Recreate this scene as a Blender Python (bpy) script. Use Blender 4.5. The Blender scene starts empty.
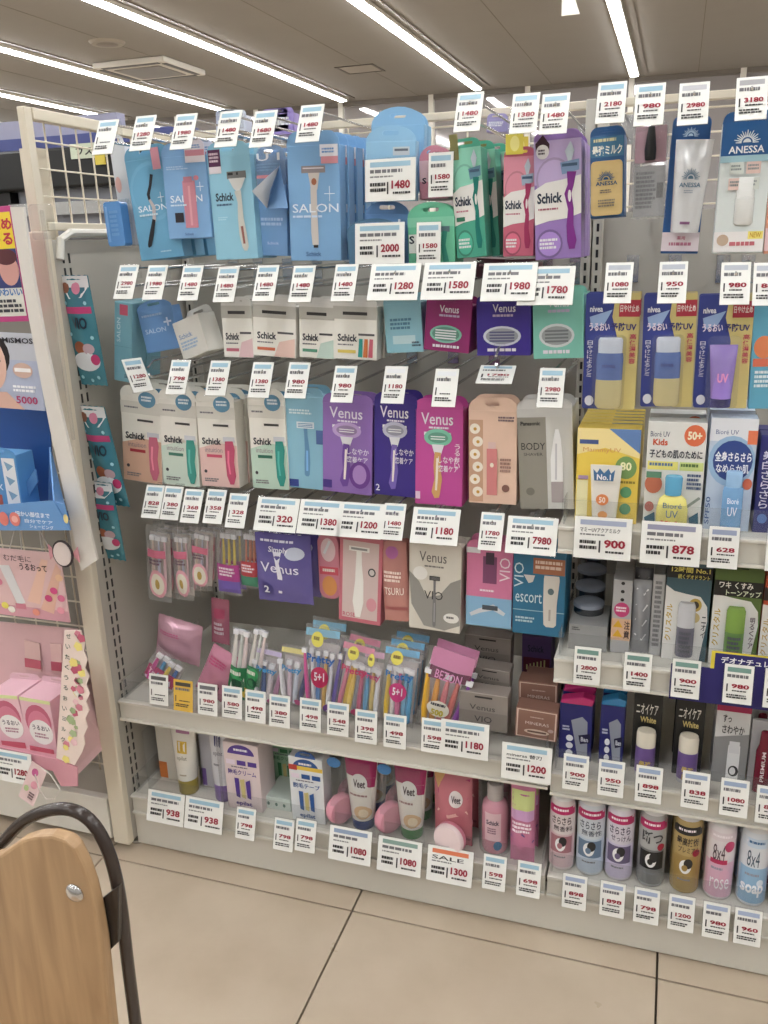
import bpy, bmesh, math, random
from mathutils import Vector, Matrix, Euler
random.seed(7)
PI = math.pi
S = bpy.context.scene
COL = S.collection
# ------------------------------------------------------------------ camera
HC = 1.307
CAMPOS = Vector((0, 0, HC))
RC = Matrix(((0.94979761, 0.06545366, -0.30594169),      # world <- camera (x right, y down, z forward)
             (0.31146757, -0.29013706, 0.90488035),
             (-0.02953729, -0.95474411, -0.29595818)))
F = 860.0
cd = bpy.data.cameras.new('camera')
cd.sensor_fit = 'VERTICAL'; cd.sensor_height = 24; cd.lens = 24 * F / 1024; cd.clip_start = .02; cd.clip_end = 60
cam = bpy.data.objects.new('camera', cd); COL.objects.link(cam)
m = RC @ Matrix(((1, 0, 0), (0, -1, 0), (0, 0, -1)))
cam.matrix_world = Matrix.Translation(CAMPOS) @ m.to_4x4()
S.camera = cam
# ------------------------------------------------------------------ light and exposure
S.view_settings.view_transform = 'Standard'; S.view_settings.look = 'None'
S.view_settings.gamma = 1; S.view_settings.exposure = 0.36; S.view_settings.use_curve_mapping = False
w = bpy.data.worlds.new('world'); S.world = w; w.use_nodes = True
w.node_tree.nodes['Background'].inputs[0].default_value = (.9, .92, 1, 1)
w.node_tree.nodes['Background'].inputs[1].default_value = 0.1
S.cycles.transparent_max_bounces = 24
S.cycles.max_bounces = 6
LAMP = 27          # strength of the ceiling strip lamps
CEIL = 3.0


# ------------------------------------------------------------------ materials
def lin(c):
    c = c / 255
    return c / 12.92 if c <= .04045 else ((c + .055) / 1.055) ** 2.4


MC = {}


def mat(rgb, kind='card'):
    if kind in ('card', 'print', 'gloss', 'foil', 'plastic', 'paper'):      # inks and boards slightly muted
        g_ = .3 * rgb[0] + .59 * rgb[1] + .11 * rgb[2]; rgb = tuple(int(max(0, min(255, g_ + (v - g_) * .88))) for v in rgb)
    k = (tuple(rgb), kind)
    if k in MC: return MC[k]
    M = bpy.data.materials.new('%s_%d_%d_%d' % ((kind,) + tuple(rgb))); M.use_nodes = True
    nt = M.node_tree; N = nt.nodes; Lk = nt.links
    b = N['Principled BSDF']; c = [lin(v) for v in rgb] + [1]
    b.inputs['Base Color'].default_value = c
    rough = dict(card=.42, print=.4, gloss=.22, plastic=.3, metal=.25, paint=.45, film=.12, wall=.8, paper=.6, foil=.22, liquid=.15)[kind] if kind in ('card', 'print', 'gloss', 'plastic', 'metal', 'paint', 'film', 'wall', 'paper', 'foil', 'liquid') else .5
    b.inputs['Roughness'].default_value = rough
    if kind in ('metal',): b.inputs['Metallic'].default_value = .9
    if kind == 'foil': b.inputs['Metallic'].default_value = .25
    if kind in ('card', 'paint', 'paper', 'wall', 'plastic', 'gloss', 'foil'):
        tc = N.new('ShaderNodeTexCoord'); no = N.new('ShaderNodeTexNoise')
        no.inputs['Scale'].default_value = {'wall': 3, 'paint': 9}.get(kind, 25)
        no.inputs['Detail'].default_value = 3
        Lk.new(tc.outputs['Object'], no.inputs['Vector'])
        mx = N.new('ShaderNodeMix'); mx.data_type = 'RGBA'
        mx.inputs['A'].default_value = [v * .95 for v in c[:3]] + [1]
        mx.inputs['B'].default_value = [min(1, v * 1.04) for v in c[:3]] + [1]
        Lk.new(no.outputs['Fac'], mx.inputs['Factor']); Lk.new(mx.outputs['Result'], b.inputs['Base Color'])
    if kind == 'foil':
        bp = N.new('ShaderNodeBump'); bp.inputs['Strength'].default_value = .5; bp.inputs['Distance'].default_value = .004
        n2 = N.new('ShaderNodeTexNoise'); n2.inputs['Scale'].default_value = 22; n2.inputs['Distortion'].default_value = 1.2
        Lk.new(tc.outputs['Object'], n2.inputs['Vector'])
        Lk.new(n2.outputs['Fac'], bp.inputs['Height']); Lk.new(bp.outputs['Normal'], b.inputs['Normal'])
    if kind in ('film', 'acrylic'):
        b.inputs['Roughness'].default_value = .12 if kind == 'film' else .05
        tr = N.new('ShaderNodeBsdfTransparent'); ms = N.new('ShaderNodeMixShader')
        tr.inputs[0].default_value = (.98, .98, .98, 1)
        if kind == 'acrylic': b.inputs['Base Color'].default_value = (.5, .52, .52, 1); b.inputs['Specular IOR Level'].default_value = .9
        else: b.inputs['Base Color'].default_value = (.75, .75, .76, 1); b.inputs['Specular IOR Level'].default_value = 1
        lw = N.new('ShaderNodeLayerWeight'); lw.inputs[0].default_value = .5; fr = N.new('ShaderNodeMath'); fr.operation = 'POWER'; fr.inputs[1].default_value = 3.5; Lk.new(lw.outputs['Facing'], fr.inputs[0])
        ma = N.new('ShaderNodeMath'); ma.operation = 'MULTIPLY_ADD'
        ma.inputs[1].default_value = .7; ma.inputs[2].default_value = .10 if kind == 'film' else .05
        Lk.new(fr.outputs[0], ma.inputs[0]); Lk.new(ma.outputs[0], ms.inputs[0])
        Lk.new(tr.outputs[0], ms.inputs[1]); Lk.new(b.outputs[0], ms.inputs[2])
        Lk.new(ms.outputs[0], N['Material Output'].inputs['Surface'])
        if kind == 'film':
            tc = N.new('ShaderNodeTexCoord'); n2 = N.new('ShaderNodeTexNoise'); n2.inputs['Scale'].default_value = 28; n2.inputs['Distortion'].default_value = 1.5
            bp = N.new('ShaderNodeBump'); bp.inputs['Strength'].default_value = .55; bp.inputs['Distance'].default_value = .004
            Lk.new(tc.outputs['Object'], n2.inputs['Vector']); Lk.new(n2.outputs['Fac'], bp.inputs['Height']); Lk.new(bp.outputs['Normal'], b.inputs['Normal'])
    MC[k] = M
    return M


def special(name, build):
    M = bpy.data.materials.new(name); M.use_nodes = True
    build(M.node_tree, M.node_tree.nodes, M.node_tree.links, M.node_tree.nodes['Principled BSDF'])
    return M


def _lamp(nt, N, Lk, b):
    b.inputs['Base Color'].default_value = (1, 1, 1, 1)
    b.inputs['Emission Color'].default_value = (1, 1, .995, 1); b.inputs['Emission Strength'].default_value = LAMP


def _tile(nt, N, Lk, b):
    tc = N.new('ShaderNodeTexCoord'); n1 = N.new('ShaderNodeTexNoise'); n1.inputs['Scale'].default_value = 5; n1.inputs['Detail'].default_value = 8
    oi = N.new('ShaderNodeObjectInfo'); ad = N.new('ShaderNodeVectorMath'); ad.operation = 'ADD'
    Lk.new(tc.outputs['Object'], ad.inputs[0]); Lk.new(oi.outputs['Location'], ad.inputs[1]); Lk.new(ad.outputs[0], n1.inputs['Vector'])
    cr = N.new('ShaderNodeValToRGB'); cr.color_ramp.elements[0].position = .3; cr.color_ramp.elements[1].position = .75
    cr.color_ramp.elements[0].color = (lin(176), lin(160), lin(140), 1); cr.color_ramp.elements[1].color = (lin(196), lin(181), lin(161), 1)
    Lk.new(n1.outputs['Fac'], cr.inputs[0]); Lk.new(cr.outputs[0], b.inputs['Base Color'])
    n2 = N.new('ShaderNodeTexNoise'); n2.inputs['Scale'].default_value = 14; n2.inputs['Detail'].default_value = 6; Lk.new(ad.outputs[0], n2.inputs['Vector'])
    mr = N.new('ShaderNodeMapRange'); mr.inputs['To Min'].default_value = .22; mr.inputs['To Max'].default_value = .42
    Lk.new(n2.outputs['Fac'], mr.inputs['Value']); Lk.new(mr.outputs[0], b.inputs['Roughness'])


def _wood(nt, N, Lk, b):
    tc = N.new('ShaderNodeTexCoord'); mp = N.new('ShaderNodeMapping'); mp.inputs['Scale'].default_value = (1, 1, .09)
    Lk.new(tc.outputs['Object'], mp.inputs['Vector'])
    n1 = N.new('ShaderNodeTexNoise'); n1.inputs['Scale'].default_value = 60; n1.inputs['Detail'].default_value = 6; n1.inputs['Distortion'].default_value = .6
    Lk.new(mp.outputs[0], n1.inputs['Vector'])
    cr = N.new('ShaderNodeValToRGB'); cr.color_ramp.elements[0].position = .3; cr.color_ramp.elements[1].position = .7
    cr.color_ramp.elements[0].color = (lin(156), lin(124), lin(90), 1); cr.color_ramp.elements[1].color = (lin(184), lin(152), lin(114), 1)
    Lk.new(n1.outputs['Fac'], cr.inputs[0]); Lk.new(cr.outputs[0], b.inputs['Base Color']); b.inputs['Roughness'].default_value = .42


def _glass(nt, N, Lk, b):
    b.inputs['Base Color'].default_value = (.42, .40, .40, 1); b.inputs['Metallic'].default_value = .5; b.inputs['Roughness'].default_value = .06


LAMPM = special('lamp_diffuser', _lamp); TILE = special('floor_tile', _tile); WOOD = special('beech_wood', _wood); WGLASS = special('window_glass', _glass)
FILM = mat((250, 250, 252), 'film'); ACR = mat((245, 248, 248), 'acrylic'); CHROME = mat((200, 200, 200), 'metal')
CREAM = mat((212, 203, 184), 'paint'); GREYP = mat((170, 166, 156), 'paint'); WHITEP = mat((214, 211, 202), 'paint'); DARK = mat((28, 27, 27), 'plastic')


# ------------------------------------------------------------------ mesh helpers
class MB:
    def __init__(s): s.v = []; s.f = []; s.m = []; s.mats = []

    def mi(s, M):
        if M not in s.mats: s.mats.append(M)
        return s.mats.index(M)

    def add(s, vs, fs, M):
        o = len(s.v); s.v += [tuple(v) for v in vs]; i = s.mi(M)
        for f in fs: s.f.append(tuple(o + k for k in f)); s.m.append(i)

    def box(s, x0, x1, y0, y1, z0, z1, M):
        v = [(x, y, z) for x in (x0, x1) for y in (y0, y1) for z in (z0, z1)]
        s.add(v, [(0, 1, 3, 2), (4, 6, 7, 5), (0, 4, 5, 1), (2, 3, 7, 6), (0, 2, 6, 4), (1, 5, 7, 3)], M)

    def tube(s, pts, r, M, n=8, cap=True):
        pts = [Vector(p) for p in pts]; rs = r if isinstance(r, (list, tuple)) else [r] * len(pts)
        vs = []; fs = []; prev = None
        for i, p in enumerate(pts):
            t = (pts[min(i + 1, len(pts) - 1)] - pts[max(i - 1, 0)]).normalized()
            a = Vector((0, 0, 1)) if abs(t.z) < .9 else Vector((1, 0, 0))
            if prev is None: u = t.cross(a).normalized()
            else: u = (prev - t * prev.dot(t)).normalized()
            prev = u; wv = t.cross(u)
            for k in range(n):
                an = 2 * PI * k / n; vs.append(p + (u * math.cos(an) + wv * math.sin(an)) * rs[i])
        for i in range(len(pts) - 1):
            for k in range(n):
                a = i * n + k; b = i * n + (k + 1) % n; fs.append((a, b, b + n, a + n))
        if cap: fs.append(tuple(range(n))[::-1]); fs.append(tuple(range(len(vs) - n, len(vs))))
        s.add(vs, fs, M)

    def lathe(s, prof, M, n=20, cx=0, cy=0, sx=1, sy=1):
        vs = []; fs = []
        for r, z in prof:
            for k in range(n): a = 2 * PI * k / n; vs.append((cx + r * sx * math.cos(a), cy + r * sy * math.sin(a), z))
        for i in range(len(prof) - 1):
            for k in range(n): a = i * n + k; b = i * n + (k + 1) % n; fs.append((a, b, b + n, a + n))
        fs.append(tuple(range(n))[::-1]); fs.append(tuple(range(len(vs) - n, len(vs))))
        s.add(vs, fs, M)

    def plate(s, outline, y0, y1, M, holes=()):
        bm = bmesh.new(); es = []
        for lp in [outline] + list(holes):
            vv = [bm.verts.new((x, y0, z)) for x, z in lp]
            for i in range(len(vv)): es.append(bm.edges.new((vv[i], vv[(i + 1) % len(vv)])))
        r = bmesh.ops.triangle_fill(bm, use_beauty=True, edges=es)
        fc = [g for g in r['geom'] if isinstance(g, bmesh.types.BMFace)]
        if y1 != y0:
            e = bmesh.ops.extrude_face_region(bm, geom=fc)
            for g in e['geom']:
                if isinstance(g, bmesh.types.BMVert): g.co.y = y1
            bmesh.ops.recalc_face_normals(bm, faces=bm.faces)
        bm.verts.index_update()
        s.add([v.co[:] for v in bm.verts], [[v.index for v in f.verts] for f in bm.faces], M); bm.free()

    def build(s, name, parent=None, smooth=False, bevel=0, **kw):
        me = bpy.data.meshes.new(name); me.from_pydata(s.v, [], s.f)
        for M in s.mats: me.materials.append(M)
        me.polygons.foreach_set('material_index', s.m)
        if smooth:
            me.polygons.foreach_set('use_smooth', [True] * len(s.f))
        me.update()
        o = bpy.data.objects.new(name, me); COL.objects.link(o)
        if smooth:
            try: me.set_sharp_from_angle(angle=math.radians(40))
            except Exception: pass
        if parent: o.parent = parent
        if bevel:
            b = o.modifiers.new('bevel', 'BEVEL'); b.width = bevel; b.segments = 2; b.limit_method = 'ANGLE'
        for k, v in kw.items(): o[k] = v
        return o


def empty(name, loc, label, cat, group=None, rot=(0, 0, 0)):
    o = bpy.data.objects.new(name, None); COL.objects.link(o); o.empty_display_size = .02
    o.location = loc; o.rotation_euler = rot
    o['label'] = label; o['category'] = cat
    if group: o['group'] = group
    return o


def kids(o): return [c for c in COL.objects if c.parent == o]


CH = {}


def copy_tree(o, par=None):
    c = o.copy(); COL.objects.link(c)
    if par: c.parent = par
    for ch in o.children: copy_tree(ch, c)
    return c


def rrect(x0, x1, z0, z1, r, n=4):
    p = []
    for cx, cz, a0 in ((x1 - r, z0 + r, -90), (x1 - r, z1 - r, 0), (x0 + r, z1 - r, 90), (x0 + r, z0 + r, 180)):
        for k in range(n + 1): a = math.radians(a0 + 90 * k / n); p.append((cx + r * math.cos(a), cz + r * math.sin(a)))
    return p


TXT = {}


def textmesh(s, bold):
    k = (s, bold)
    if k not in TXT:
        c = bpy.data.curves.new('t', 'FONT'); c.body = s; c.resolution_u = 2; c.offset = bold
        o = bpy.data.objects.new('t', c); me = o.to_mesh()
        vs = [(v.co.x, v.co.y) for v in me.vertices]; fs = [tuple(p.vertices) for p in me.polygons]
        o.to_mesh_clear(); bpy.data.objects.remove(o); bpy.data.curves.remove(c)
        if vs:
            x0 = min(v[0] for v in vs); x1 = max(v[0] for v in vs); y0 = min(v[1] for v in vs); y1 = max(v[1] for v in vs)
            vs = [((x - x0) / (x1 - x0 or 1), (y - y0) / (y1 - y0 or 1)) for x, y in vs]
        TXT[k] = (vs, fs)
    return TXT[k]


# ------------------------------------------------------------------ photograph measurement -> world
ZW = {'A': (0, 0, .3385), 'B': (240, 80, .3385), 'C': (400, 80, .2604), 'D': (560, 60, .2708), 'E': (0, 180, .2604), 'F': (100, 100, .2604),
      'G': (100, 250, .3125), 'H': (320, 250, .3385), 'I': (120, 460, .3125), 'J': (330, 480, .3385), 'K': (120, 620, .3125), 'L': (320, 690, .3125),
      'M': (548, 240, .2865), 'N': (548, 400, .2865), 'O': (548, 560, .2865), 'Q': (530, 740, .3099), 'S': (0, 400, .2344), 'T': (0, 580, .2344),
      'U': (0, 780, .3385), 'V': (30, 100, .1823), 'W': (530, 240, .1757), 'Z': (500, 560, .2539), 'P': (0, 0, 1.0)}


def px(c, x, y): a = ZW[c]; return a[0] + x * a[2], a[1] + y * a[2]


def P(x, y, Y):
    r = RC @ Vector((x - 384, y - 512, F)); return CAMPOS + r * (Y / r.y)


def PXX(x, y, X):
    r = RC @ Vector((x - 384, y - 512, F)); return CAMPOS + r * (X / r.x)


class It:
    """one product: root empty at the middle of its lower front edge; x right, z up, front face at y = 0"""

    def __init__(s, name, label, cat, q, Y=1.46, d=.03, yaw=0, lean=0, group=None, stand=None, w=None, h=None):
        t = q.split(); c = t[0]; n = [float(v) for v in t[1:]]
        if len(n) == 4: n = [n[0], n[1], n[2], n[1], n[2], n[3], n[0], n[3]]
        tl, tr, br, bl = [P(*px(c, n[i], n[i + 1]), Y) for i in (0, 2, 4, 6)]
        up = (tl + tr - bl - br) / 2
        s.w = ((tr - tl).length + (br - bl).length) / 2; s.h = up.length; s.roll = math.atan2(up.x, up.z); s.o = (bl + br) / 2
        if stand is not None:
            mx = (tl + tr + bl + br) / 4
            s.h = (tl.z + tr.z) / 2 - stand; s.roll = 0; s.o = Vector((mx.x, Y, stand))
        if yaw: s.w /= math.cos(math.radians(yaw)) * .98 + .02
        if w: s.w = w
        if h: s.h = h
        s.yaw = math.radians(yaw); s.lean = -math.radians(lean); s.d = d; s.name = name; s.label = label
        s.root = empty(name, s.o, label, cat, group, (s.lean, s.roll, s.yaw))
        s.pr = {}; s.k = 0; s.surf = None; s.cut = None

    # body makers -----------------------------------------------------
    def carton(s, col, side=None, tab=None, th=None, tabw=1, kind='card'):
        M = mat(col, kind); b = MB(); x = s.w / 2
        b.box(-x, x, 0, s.d, 0, s.h, M)
        s.body = b.build('carton', s.root, bevel=.0012)
        if tab: s.tab(tab, th or .02, tabw)
        return s

    def tab(s, col, th, tw=1, y=0, arch=False, z=None):
        x = s.w / 2 * tw; z0 = s.h if z is None else z; b = MB()
        r = min(x * .9, th * .9)
        p = [(-x, z0 - .002), (x, z0 - .002)]
        if arch:
            p += [(x * math.cos(a), z0 + th * math.sin(a)) for a in [PI * k / 12 for k in range(0, 13)]]
            p = [p[0], p[1]] + p[2:]
        else:
            p += [(x, z0 + th - r), *[(x - r + r * math.cos(a), z0 + th - r + r * math.sin(a)) for a in [PI / 2 * k / 4 for k in range(1, 5)]],
                  *[(-x + r + r * math.cos(a), z0 + th - r + r * math.sin(a)) for a in [PI / 2 + PI / 2 * k / 4 for k in range(0, 4)]], (-x, z0 + th - r)]
        hz = z0 + th * .5; hw = min(.014, x * .5); hh = min(.0035, th * .16)
        b.plate(p, y + .0003, y + .0012, mat(col, 'card'), [rrect(-hw, hw, hz - hh, hz + hh, hh * .9, 2)])
        b.build('hang_tab', s.root)
        return s

    # printing --------------------------------------------------------
    def _g(s, n):
        if n not in ('printed_lettering', 'small_print', 'printed_price', 'barcode', 'sun_emblem', 'swirl_emblem', 'emblem', 'outline', 'printed_razor', 'printed_daisy', 'printed_face'):
            n = n + '#%d' % s.k
        if n not in s.pr: s.pr[n] = MB()
        return s.pr[n]

    def _y(s, x, z):
        s_ = s.surf(x, z) if s.surf else 0
        return s_ - .0002 - .00013 * s.k

    def _c(s, u, v): return ((u - .5) * s.w, (1 - v) * s.h)

    def mesh2(s, pts, fs, col, n):
        s.k += 1; b = s._g(n); M = mat(col, 'print')
        e_ = .0009 if s.surf and n == 'printed_lettering' else 0
        b.add([(x, s._y(x, z) - e_, z) for x, z in pts], fs, M); return s

    def rect(s, u0, v0, u1, v1, col, n='printed_panel'):
        x0, z1 = s._c(u0, v0); x1, z0 = s._c(u1, v1); k = 10 if s.surf else 1; j = 3 if s.surf else 1
        p = [(x0 + (x1 - x0) * i / k, z0 + (z1 - z0) * q / j) for q in range(j + 1) for i in range(k + 1)]
        return s.mesh2(p, [(q * (k + 1) + i, q * (k + 1) + i + 1, (q + 1) * (k + 1) + i + 1, (q + 1) * (k + 1) + i) for q in range(j) for i in range(k)], col, n)

    def ell(s, u0, v0, u1, v1, col, n='printed_panel', a0=0, a1=360):
        x0, z1 = s._c(u0, v0); x1, z0 = s._c(u1, v1); cx = (x0 + x1) / 2; cz = (z0 + z1) / 2; N = 20; R = 3 if s.surf else 1
        p = [(cx, cz)]; f = []
        for r in range(1, R + 1):
            for i in range(N + 1):
                a = math.radians(a0 + (a1 - a0) * i / N); p.append((cx + (x1 - x0) / 2 * math.cos(a) * r / R, cz + (z1 - z0) / 2 * math.sin(a) * r / R))
        for i in range(N): f.append((0, 1 + i, 2 + i))
        for r in range(1, R):
            for i in range(N): a = 1 + (r - 1) * (N + 1) + i; f.append((a, a + N + 1, a + N + 2, a + 1))
        return s.mesh2(p, f, col, n)

    def poly(s, uv, col, n='printed_panel'):
        bm = bmesh.new(); vv = [bm.verts.new((*s._c(u, v), 0)) for u, v in uv]
        es = [bm.edges.new((vv[i], vv[(i + 1) % len(vv)])) for i in range(len(vv))]
        bmesh.ops.triangle_fill(bm, use_beauty=True, edges=es); bm.verts.index_update()
        s.mesh2([(v.co.x, v.co.y) for v in bm.verts], [[v.index for v in f.verts] for f in bm.faces], col, n); bm.free(); return s

    def line(s, uv, wd, col, n='printed_razor'):
        """stroke; wd in fractions of the width, scalar or one per point"""
        P_ = [Vector(s._c(u, v)) for u, v in uv]; ws = wd if isinstance(wd, (list, tuple)) else [wd] * len(P_)
        L = []; R = []
        for i, p in enumerate(P_):
            t = (P_[min(i + 1, len(P_) - 1)] - P_[max(0, i - 1)]).normalized(); nn = Vector((-t.y, t.x)) * ws[i] * s.w / 2
            L.append(p + nn); R.append(p - nn)
        k = len(P_)
        return s.mesh2([tuple(v) for v in L + R], [(i, i + 1, k + i + 1, k + i) for i in range(k - 1)], col, n)

    def text(s, t, u0, v0, u1, v1, col, bold=.012, n='printed_lettering'):
        vs, fs = textmesh(t, bold); x0, z1 = s._c(u0, v0); x1, z0 = s._c(u1, v1)
        return s.mesh2([(x0 + (x1 - x0) * a, z0 + (z1 - z0) * b) for a, b in vs], fs, col, n)

    def vtext(s, t, u0, v0, u1, v1, col, bold=.012):
        """one character under another"""
        for i, ch in enumerate(t):
            dv = (v1 - v0) / len(t); s.text(ch, u0, v0 + dv * (i + .06), u1, v0 + dv * (i + .94), col, bold)
        return s

    def rtext(s, t, u0, v0, u1, v1, col, bold=.012):
        """turned a quarter, reading upward"""
        vs, fs = textmesh(t, bold); x0, z1 = s._c(u0, v0); x1, z0 = s._c(u1, v1)
        return s.mesh2([(x1 - (x1 - x0) * b, z0 + (z1 - z0) * a) for a, b in vs], fs, col, 'printed_lettering')

    def micro(s, u0, v0, u1, v1, n, col, n_='small_print'):
        """illegible small print: rows of short dashes"""
        p = []; f = []; dv = (v1 - v0) / n
        for i in range(n):
            u = u0; e = u1 - random.random() * .25 * (u1 - u0)
            while u < e - .001:
                l = min(e - u, (u1 - u0) * random.uniform(.05, .2)); x0, z1 = s._c(u, v0 + dv * i); x1, z0 = s._c(u + l, v0 + dv * (i + .62)); o = len(p)
                p += [(x0, z0), (x1, z0), (x1, z1), (x0, z1)]; f.append((o, o + 1, o + 2, o + 3)); u += l + (u1 - u0) * .025
        return s.mesh2(p, f, col, n_)

    def razor(s, u, v0, v1, hw, hv, head, blade, handle, wd=.1, bend=0, cart=None):
        """a razor pictured head up"""
        s.line([(u, v0 + hv * .6), (u + bend * .3, v0 + (v1 - v0) * .25), (u + bend, v0 + (v1 - v0) * .5), (u + bend * .8, v0 + (v1 - v0) * .75), (u + bend * .3, v1 - .02), (u + bend * .25, v1)],
               [wd * .7, wd * .6, wd * .85, wd * 1.05, wd * .9, wd * .45], handle)
        s.line([(u + bend * .95, v0 + (v1 - v0) * .52), (u + bend * .5, v1 - .06)], [wd * .3, wd * .35], tuple(min(255, int(c * 1.15 + 20)) for c in handle))
        s.rect(u - hw / 2, v0, u + hw / 2, v0 + hv, head, 'printed_razor')
        for i in range(3): s.rect(u - hw * .42, v0 + hv * (.22 + .24 * i), u + hw * .42, v0 + hv * (.32 + .24 * i), blade, 'printed_razor')
        return s

    def finish(s, behind=0, step=None, dx=0, dz=0):
        for n, b in s.pr.items(): b.build(n.split('#')[0], s.root)
        s.pr = {}
        R = s.root; out = []
        for i in range(behind):
            c = copy_tree(R)
            st = step or (s.d + .004)
            c.location = R.location + Vector((dx * (i + 1), st * (i + 1), dz * (i + 1)))
            wd = s.label.split(); pre = ['next one behind the', 'second one behind the', 'third one behind the', 'fourth one behind the', 'fifth one behind the'][i]
            c['label'] = pre + ' ' + ' '.join(wd[:12]).rstrip(','); out.append(c)
        return s


# ------------------------------------------------------------------ structure
def struct(name, b, bevel=0, label=None):
    o = b.build(name, None, bevel=bevel); o['kind'] = 'structure'; return o


b = MB(); b.box(-9.2, 4.0, -4, 10.9, -.1, -.012, mat((96, 88, 78), 'wall')); floor = struct('floor', b)
tb = MB(); g = .0022; tb.box(-.3 + g, .3 - g, -.3 + g, .3 - g, -.012, 0, TILE); tm = None
for i in range(-5, 5):
    for j in range(-3, 4):
        if tm is None: o = tb.build('tile', floor, bevel=.0012); tm = o
        else: o = bpy.data.objects.new('tile', tm.data); COL.objects.link(o); o.parent = floor
        o.location = (-.551 + .3 + .6 * i, 1.344 + .3 + .6 * (j - 1), 0)
b = MB(); b.box(-9.2, 4.0, 3.145, 10.9, -.0115, -.001, mat((188, 172, 152), 'paint')); b.build('far_paving', floor, kind='stuff')
b = MB(); b.box(-9.2, 4, -4, 10.9, CEIL, CEIL + .1, mat((138, 134, 128), 'wall')); ceil_ = struct('ceiling', b)
b = MB(); b.box(-9.3, -9.2, -4, 10.9, 0, CEIL, mat((190, 188, 184), 'wall')); struct('wall_left', b)
b = MB(); b.box(4, 4.1, -4, 10.9, 0, CEIL, mat((190, 188, 184), 'wall')); struct('wall_right', b)
b = MB(); b.box(-9.2, 4, -4.1, -4, 0, CEIL, mat((190, 188, 184), 'wall')); struct('wall_front', b)
b = MB(); b.box(-9.2, 4, 10.95, 11.0, 0, CEIL, mat((120, 114, 108), 'wall')); struct('wall_back', b)
win = MB(); win.box(-9.2, 4, 10.9, 10.92, .8, CEIL - .02, WGLASS); wo = struct('window_1', win)
for i in range(12):
    b = MB(); x = -8.67 + i * 1.15; b.box(x - .03, x + .03, 10.84, 10.92, .8, CEIL, WHITEP); b.build('mullion', wo)
b = MB(); b.box(-9.2, 4, 10.85, 10.92, CEIL - .05, CEIL, mat((110, 104, 96), 'paint')); struct('trim_1', b)
# ceiling seams between the wide boards
b = MB()
for i in range(9): b.box(-9 + 1.57 * i - .35, -9 + 1.57 * i - .345, -4, 10.9, CEIL - .001, CEIL, mat((104, 96, 86), 'wall'))
b.build('ceiling_seam', ceil_, kind='stuff')
# strip lamps: real tubes in slim housings running along the ceiling
xs = [(-8.6, 'beyond the one that ends by the mesh side frame'), (-7.0, 'lowest and farthest left of those seen'), (-5.49, 'running from the left edge over the slotted side frame'),
      (-3.92, 'passing over the ceiling air conditioner'), (-2.29, 'right of the square ceiling hatch'), (-.58, 'crossing high above the razor shelves'), (1.1, 'above the right end of the shelves'), (2.75, 'nearest the right hand wall')]
for x, d in xs:
    t = empty('strip_lamp', (x, 3.5, CEIL), 'long white ceiling strip lamp, ' + d, 'lamp', 'ceiling strip lamps')
    b = MB(); b.box(-.05, .05, -6.9, 7.1, -.03, -.0005, WHITEP); b.build('housing', t)
    b = MB(); b.box(-.038, .038, -6.85, 7.05, -.042, -.03, LAMPM); b.build('diffuser', t)
    b = MB(); b.box(.10, .13, -6.9, 7.1, -.008, -.0005, mat((112, 104, 94), 'paint')); b.build('ceiling_slot', t)
# ceiling air conditioner
t = empty('air_conditioner', (-4.90, 7.95, CEIL), 'square white cassette air conditioner set in the ceiling', 'air conditioner')
b = MB(); b.box(-.38, .38, -.38, .38, -.05, -.0005, WHITEP); b.build('housing', t, bevel=.01)
b = MB(); b.box(-.24, .24, -.24, .24, -.056, -.05, mat((120, 116, 110), 'plastic')); b.build('grille', t)
for a, c, d, e in ((-.3, .3, -.36, -.31), (-.3, .3, .31, .36), (-.36, -.31, -.3, .3), (.31, .36, -.3, .3)):
    b = MB(); b.box(a, c, d, e, -.054, -.05, DARK); b.build('air_slot', t)
t = empty('ceiling_vent', (-4.66, 6.93, CEIL), 'round grey vent in the ceiling beside the air conditioner', 'vent')
b = MB(); b.lathe([(.13, -.02), (.15, -.0005)], mat((150, 142, 130), 'paint'), 24); b.build('grille', t, smooth=True)
b = MB(); b.lathe([(.03, -.026), (.09, -.0205)], mat((120, 112, 104), 'paint'), 24); b.build('vent_core', t)
t = empty('ceiling_hatch', (-3.15, 9.0, CEIL), 'rectangular access hatch with a dark frame in the ceiling', 'hatch')
b = MB()
for a, c, d, e in ((-.2, .2, -.2, -.175), (-.2, .2, .175, .2), (-.2, -.175, -.2, .2), (.175, .2, -.2, .2)): b.box(a, c, d, e, -.006, -.0005, mat((84, 78, 70), 'paint'))
b.build('hatch_frame', t)
b = MB(); b.box(-.17, .17, -.17, .17, -.003, -.0005, mat((150, 142, 130), 'paint')); b.build('hatch_door', t)

t = empty('hanging_sign', (-.74, 6.0, 2.62), 'white blank sign panel hanging from the ceiling above the shelves', 'sign')
b = MB(); b.plate([(-.04, 0), (.07, 0), (-.04, .3)], 0, .01, WHITEP); b.build('sign_panel', t); b = MB(); b.tube([(-.035, .005, .28), (-.035, .005, .38)], .002, CHROME, 6); b.build('hanging_wire', t)

# ------------------------------------------------------------------ gondola (the razor and sunscreen shelving)
XL, XJ, XR = -1.10, -.165, .75; YF, YB = 1.40, 1.84; ZT = 1.355
gon = empty('shelving_unit', (-.17, 1.62, 0), 'long white slotted retail shelving filled with razors and sunscreen', 'shelving')
R0 = Vector((-.17, 1.62, 0))


def gp(name, fn, bevel=0, **kw):
    b = MB(); fn(b); b.v = [(x - R0.x, y - R0.y, z - R0.z) for x, y, z in b.v]
    return b.build(name, gon, bevel=bevel, **kw)


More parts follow.
